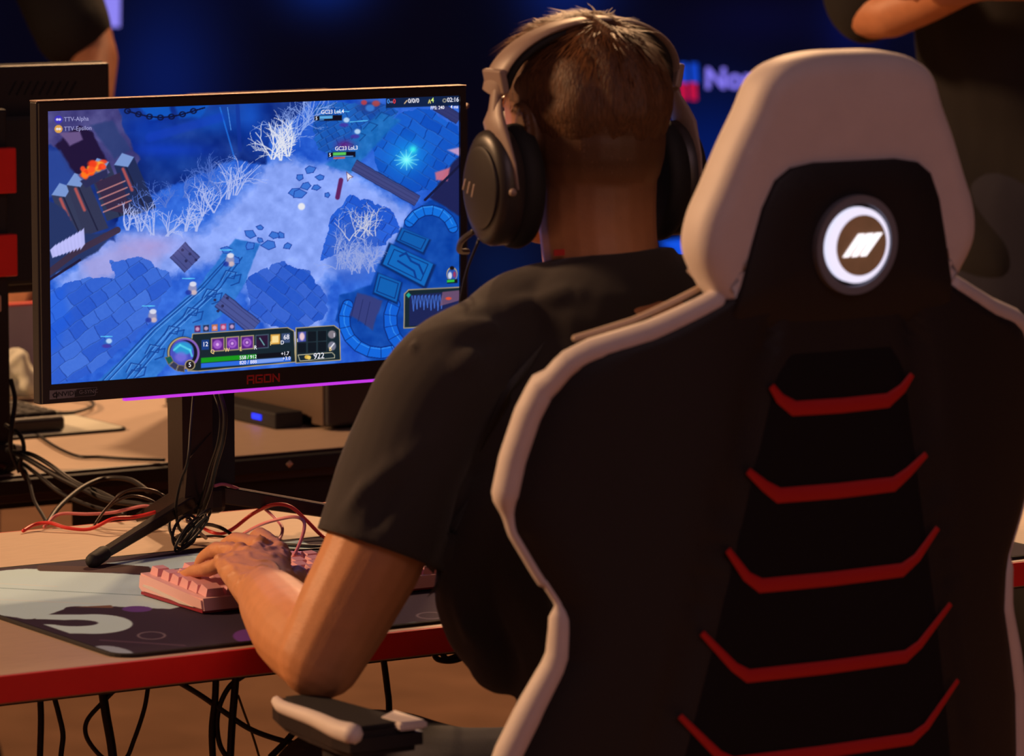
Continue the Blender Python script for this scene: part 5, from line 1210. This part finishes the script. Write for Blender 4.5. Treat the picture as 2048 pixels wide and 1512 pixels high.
bm = bmesh.new(); tube(bm, P2, .0155, 12, width=(0, 1, 0), flat=.42, round_=True); obj('headband_pad', bm, M['cushion'], hs, smooth=True)
for sg in (-1, 1):
    bm = bmesh.new(); c = Vector((hx+sg*.1025, ct+.004, zb_+.012)); bx(bm, c-Vector((.0038, .0165, .012)), c+Vector((.0038, .0165, .012)), .002); bmesh.ops.rotate(bm, verts=bm.verts, cent=c, matrix=Matrix.Rotation(-sg*-.22, 3, 'Y')); obj('hinge_block', bm, M['bandm'], hs)
bm = bmesh.new(); tube(bm, smooth_path([Vector((hx-.112, ct+.030, CL.z-.045)), Vector((hx-.110, ct+.055, CL.z-.056)), Vector((hx-.088, ct+.095, CL.z-.070)), Vector((hx-.06, ct+.125, CL.z-.075))], 6), .0030, 8, round_=True); obj('microphone_boom', bm, M['cupm'], cl, smooth=True)
bm = bmesh.new()
for k in range(3):
    yy = ct+.034-.008*k; tube(bm, [Vector((hx-.1245, yy-.006, CL.z-.003-.003*k)), Vector((hx-.1245, yy-.010, CL.z+.006-.002*k))], .0013, 6, round_=True)
obj('cup_mark', bm, M['cuplogo'], cl, smooth=True)
cable('headset_cable', 'thin black cable hanging from the headset left ear cup', [Vector((hx-.112, ct+.02, CL.z-.052)), Vector((hx-.118, ct+.04, CL.z-.10)), Vector((hx-.12, ct+.06, CL.z-.20)), Vector((hx-.06, ct+.12, CL.z-.32)), Vector((hx-.02, .0, .76)), Vector((hx-.02, .04, .742))], .0013, M['cable'])

# ================================================================== STANDING PEOPLE IN THE BACKGROUND
def bystander(label, base, face, sc_, armL, armR, cloth):
    """base: world floor point; face: heading angle; arms: lists of world points shoulder..hand"""
    r = empty('person', world=Vector(base), rz=0, label=label, cat='person'); B = Vector(base)
    ca_, sa_ = math.cos(face), math.sin(face)
    def Q(x, y, z): return Vector((x*ca_-y*sa_, x*sa_+y*ca_, z))   # local, y = facing
    wx = Q(1, 0, 0)
    bm = bmesh.new()
    hz = 1.67
    ell(bm, Q(0, .01, hz), (.075, .075, .115)); ell(bm, Q(0, .05, hz-.05), (.05, .05, .07)); tube(bm, [Q(0, -.01, 1.46), Q(0, 0, 1.6)], [.062, .055], 14, round_=True)
    tube(bm, [Q(0, .085, hz+.01), Q(0, .105, hz-.02)], [.008, .013], 8, round_=True)
    for sg in (-1, 1): ell(bm, Q(sg*.077, .0, hz-.01), (.012, .018, .03))
    for arm_ in (armL, armR):
        P = [Vector(p)-B for p in arm_]; tube(bm, smooth_path(P[:3], 4), list(np.linspace(.05, .03, 9)), 14, round_=True)
        d = (P[2]-P[1]).normalized(); hnd = P[2]+d*.05; tube(bm, [P[2], hnd, P[2]+d*.095], [.028, .038, .036], 12, flat=.42, round_=True)
        sd_ = d.cross(Vector((0, 0, 1))); sd_ = sd_.normalized() if sd_.length > .1 else Vector((1, 0, 0))
        for k in range(4): 
            b0 = P[2]+d*.09+sd_*(k-1.5)*.018; b1 = b0+d*(.035+.008*(k in (1, 2)))+Vector((0, 0, -.004)); tube(bm, [b0, b1, b1+d*.028+Vector((0, 0, -.016))], [.0098, .0092, .0078], 8, round_=True)
        tube(bm, [P[2]+d*.03-sd_*.02, P[2]+d*.06-sd_*.05, P[2]+d*.09-sd_*.058], [.015, .012, .010], 8, round_=True)
    me = remesh(bm, .007, 3, 'body'); paint(me, np.tile(np.array(srgb((206, 138, 98))), (len(me.vertices), 1))); bo = finish('body', me, M['skin'], r, True)
    for sg in (-1, 1):
        e = bmesh.new(); ell(e, Q(sg*.03, .083, hz+.012), (.011, .009, .008), seg=12, rings=8); obj('eye', e, M['eye'], bo, org=(0, 0, 0), smooth=True)
        e = bmesh.new(); ell(e, Q(sg*.03, .0885, hz+.012), (.006, .005, .006), seg=10, rings=8); obj('iris', e, M['iris'], bo, org=(0, 0, 0), smooth=True)
    e = bmesh.new(); ell(e, Q(0, .098, hz-.055), (.02, .006, .005), seg=12, rings=8); obj('mouth', e, M['lips'], bo, org=(0, 0, 0), smooth=True)
    bm = bmesh.new(); ell(bm, Q(0, -.012, hz+.03), (.083, .083, .10)); bmesh.ops.delete(bm, geom=[v_ for v_ in bm.verts if (v_.co.z < hz-.0 and True) or (Vector((v_.co.x, v_.co.y, 0)).dot(Q(0, 1, 0)) > .06 and v_.co.z < hz+.07)], context='VERTS'); obj('hair', bm, mat('dark_hair', (48, 34, 26), .6, var=.3, vscale=90), r, org=(0, 0, 0), smooth=True)
    # shirt
    bm = bmesh.new()
    tube(bm, smooth_path([Q(0, 0, .92), Q(0, .0, 1.1), Q(0, .005, 1.3), Q(0, 0, 1.45)], 4), list(np.interp(np.linspace(0, 1, 13), [0, .33, .7, 1], [.18, .17, .20, .15])), 24, width=wx, flat=.66, round_=True)
    tube(bm, [Q(-.14, 0, 1.44), Q(0, 0, 1.475), Q(.14, 0, 1.44)], [.062, .075, .062], 16, round_=True)
    for arm_ in (armL, armR):
        P = [Vector(p)-B for p in arm_]; tube(bm, [P[0], P[0].lerp(P[1], .5), P[0].lerp(P[1], .82)], [.072, .066, .066], 16, round_=True)
    me = remesh(bm, .008, 4, 'shirt'); co = verts_of(me); nn = normals_of(me)
    co = co+nn*(np.array([mnoise.noise(Vector((p[0]*9, p[1]*9, p[2]*5+p[0]*8))) for p in co])*.022)[:, None]; set_verts(me, co)
    finish('tshirt', me, cloth, r, True)
    bm = bmesh.new(); tube(bm, [Q(0, 0, .84), Q(0, 0, .98)], [.17, .165], 20, width=wx, flat=.7, round_=True)
    for sg in (-1, 1): tube(bm, smooth_path([Q(sg*.09, 0, .85), Q(sg*.10, .01, .5), Q(sg*.11, -.01, .08)], 4), list(np.linspace(.095, .058, 9)), 16, round_=True)
    me = remesh(bm, .010, 4, 'trousers'); finish('trousers', me, M['trousers'], r, True)
    for sg in (-1, 1):
        bm = bmesh.new(); tube(bm, [Q(sg*.11, -.06, .045), Q(sg*.11, .05, .05), Q(sg*.115, .18, .035)], [.042, .045, .036], 12, flat=.95, round_=True); obj('shoe', bm, M['shoe'], r, org=(0, 0, 0), smooth=True)
    return r
yl_ = 7.35
bystander('standing person in black behind the dark rear monitor at far left', (-1.02, yl_, 0), PI+.25, 1,
    [(-.83, yl_, 1.43), at(188, 118, 7.2), at(60, 480, 6.9)], [(-1.23, yl_, 1.43), (-1.29, yl_-.05, 1.15), (-1.21, yl_-.3, 1.02)], M['blackcloth'])
yr_ = 6.75
bystander('standing person in black with folded arms at the right edge behind the chair', (.78, yr_, 0), PI-.1, 1,
    [(.565, yr_, 1.42), at(1738, 28, 6.62), at(2010, -70, 6.45)], [(.99, yr_, 1.42), (1.05, 6.65, 1.33), at(1985, -40, 6.42)], M['blackcloth'])
# hand of the opposite player seen over the rear desk
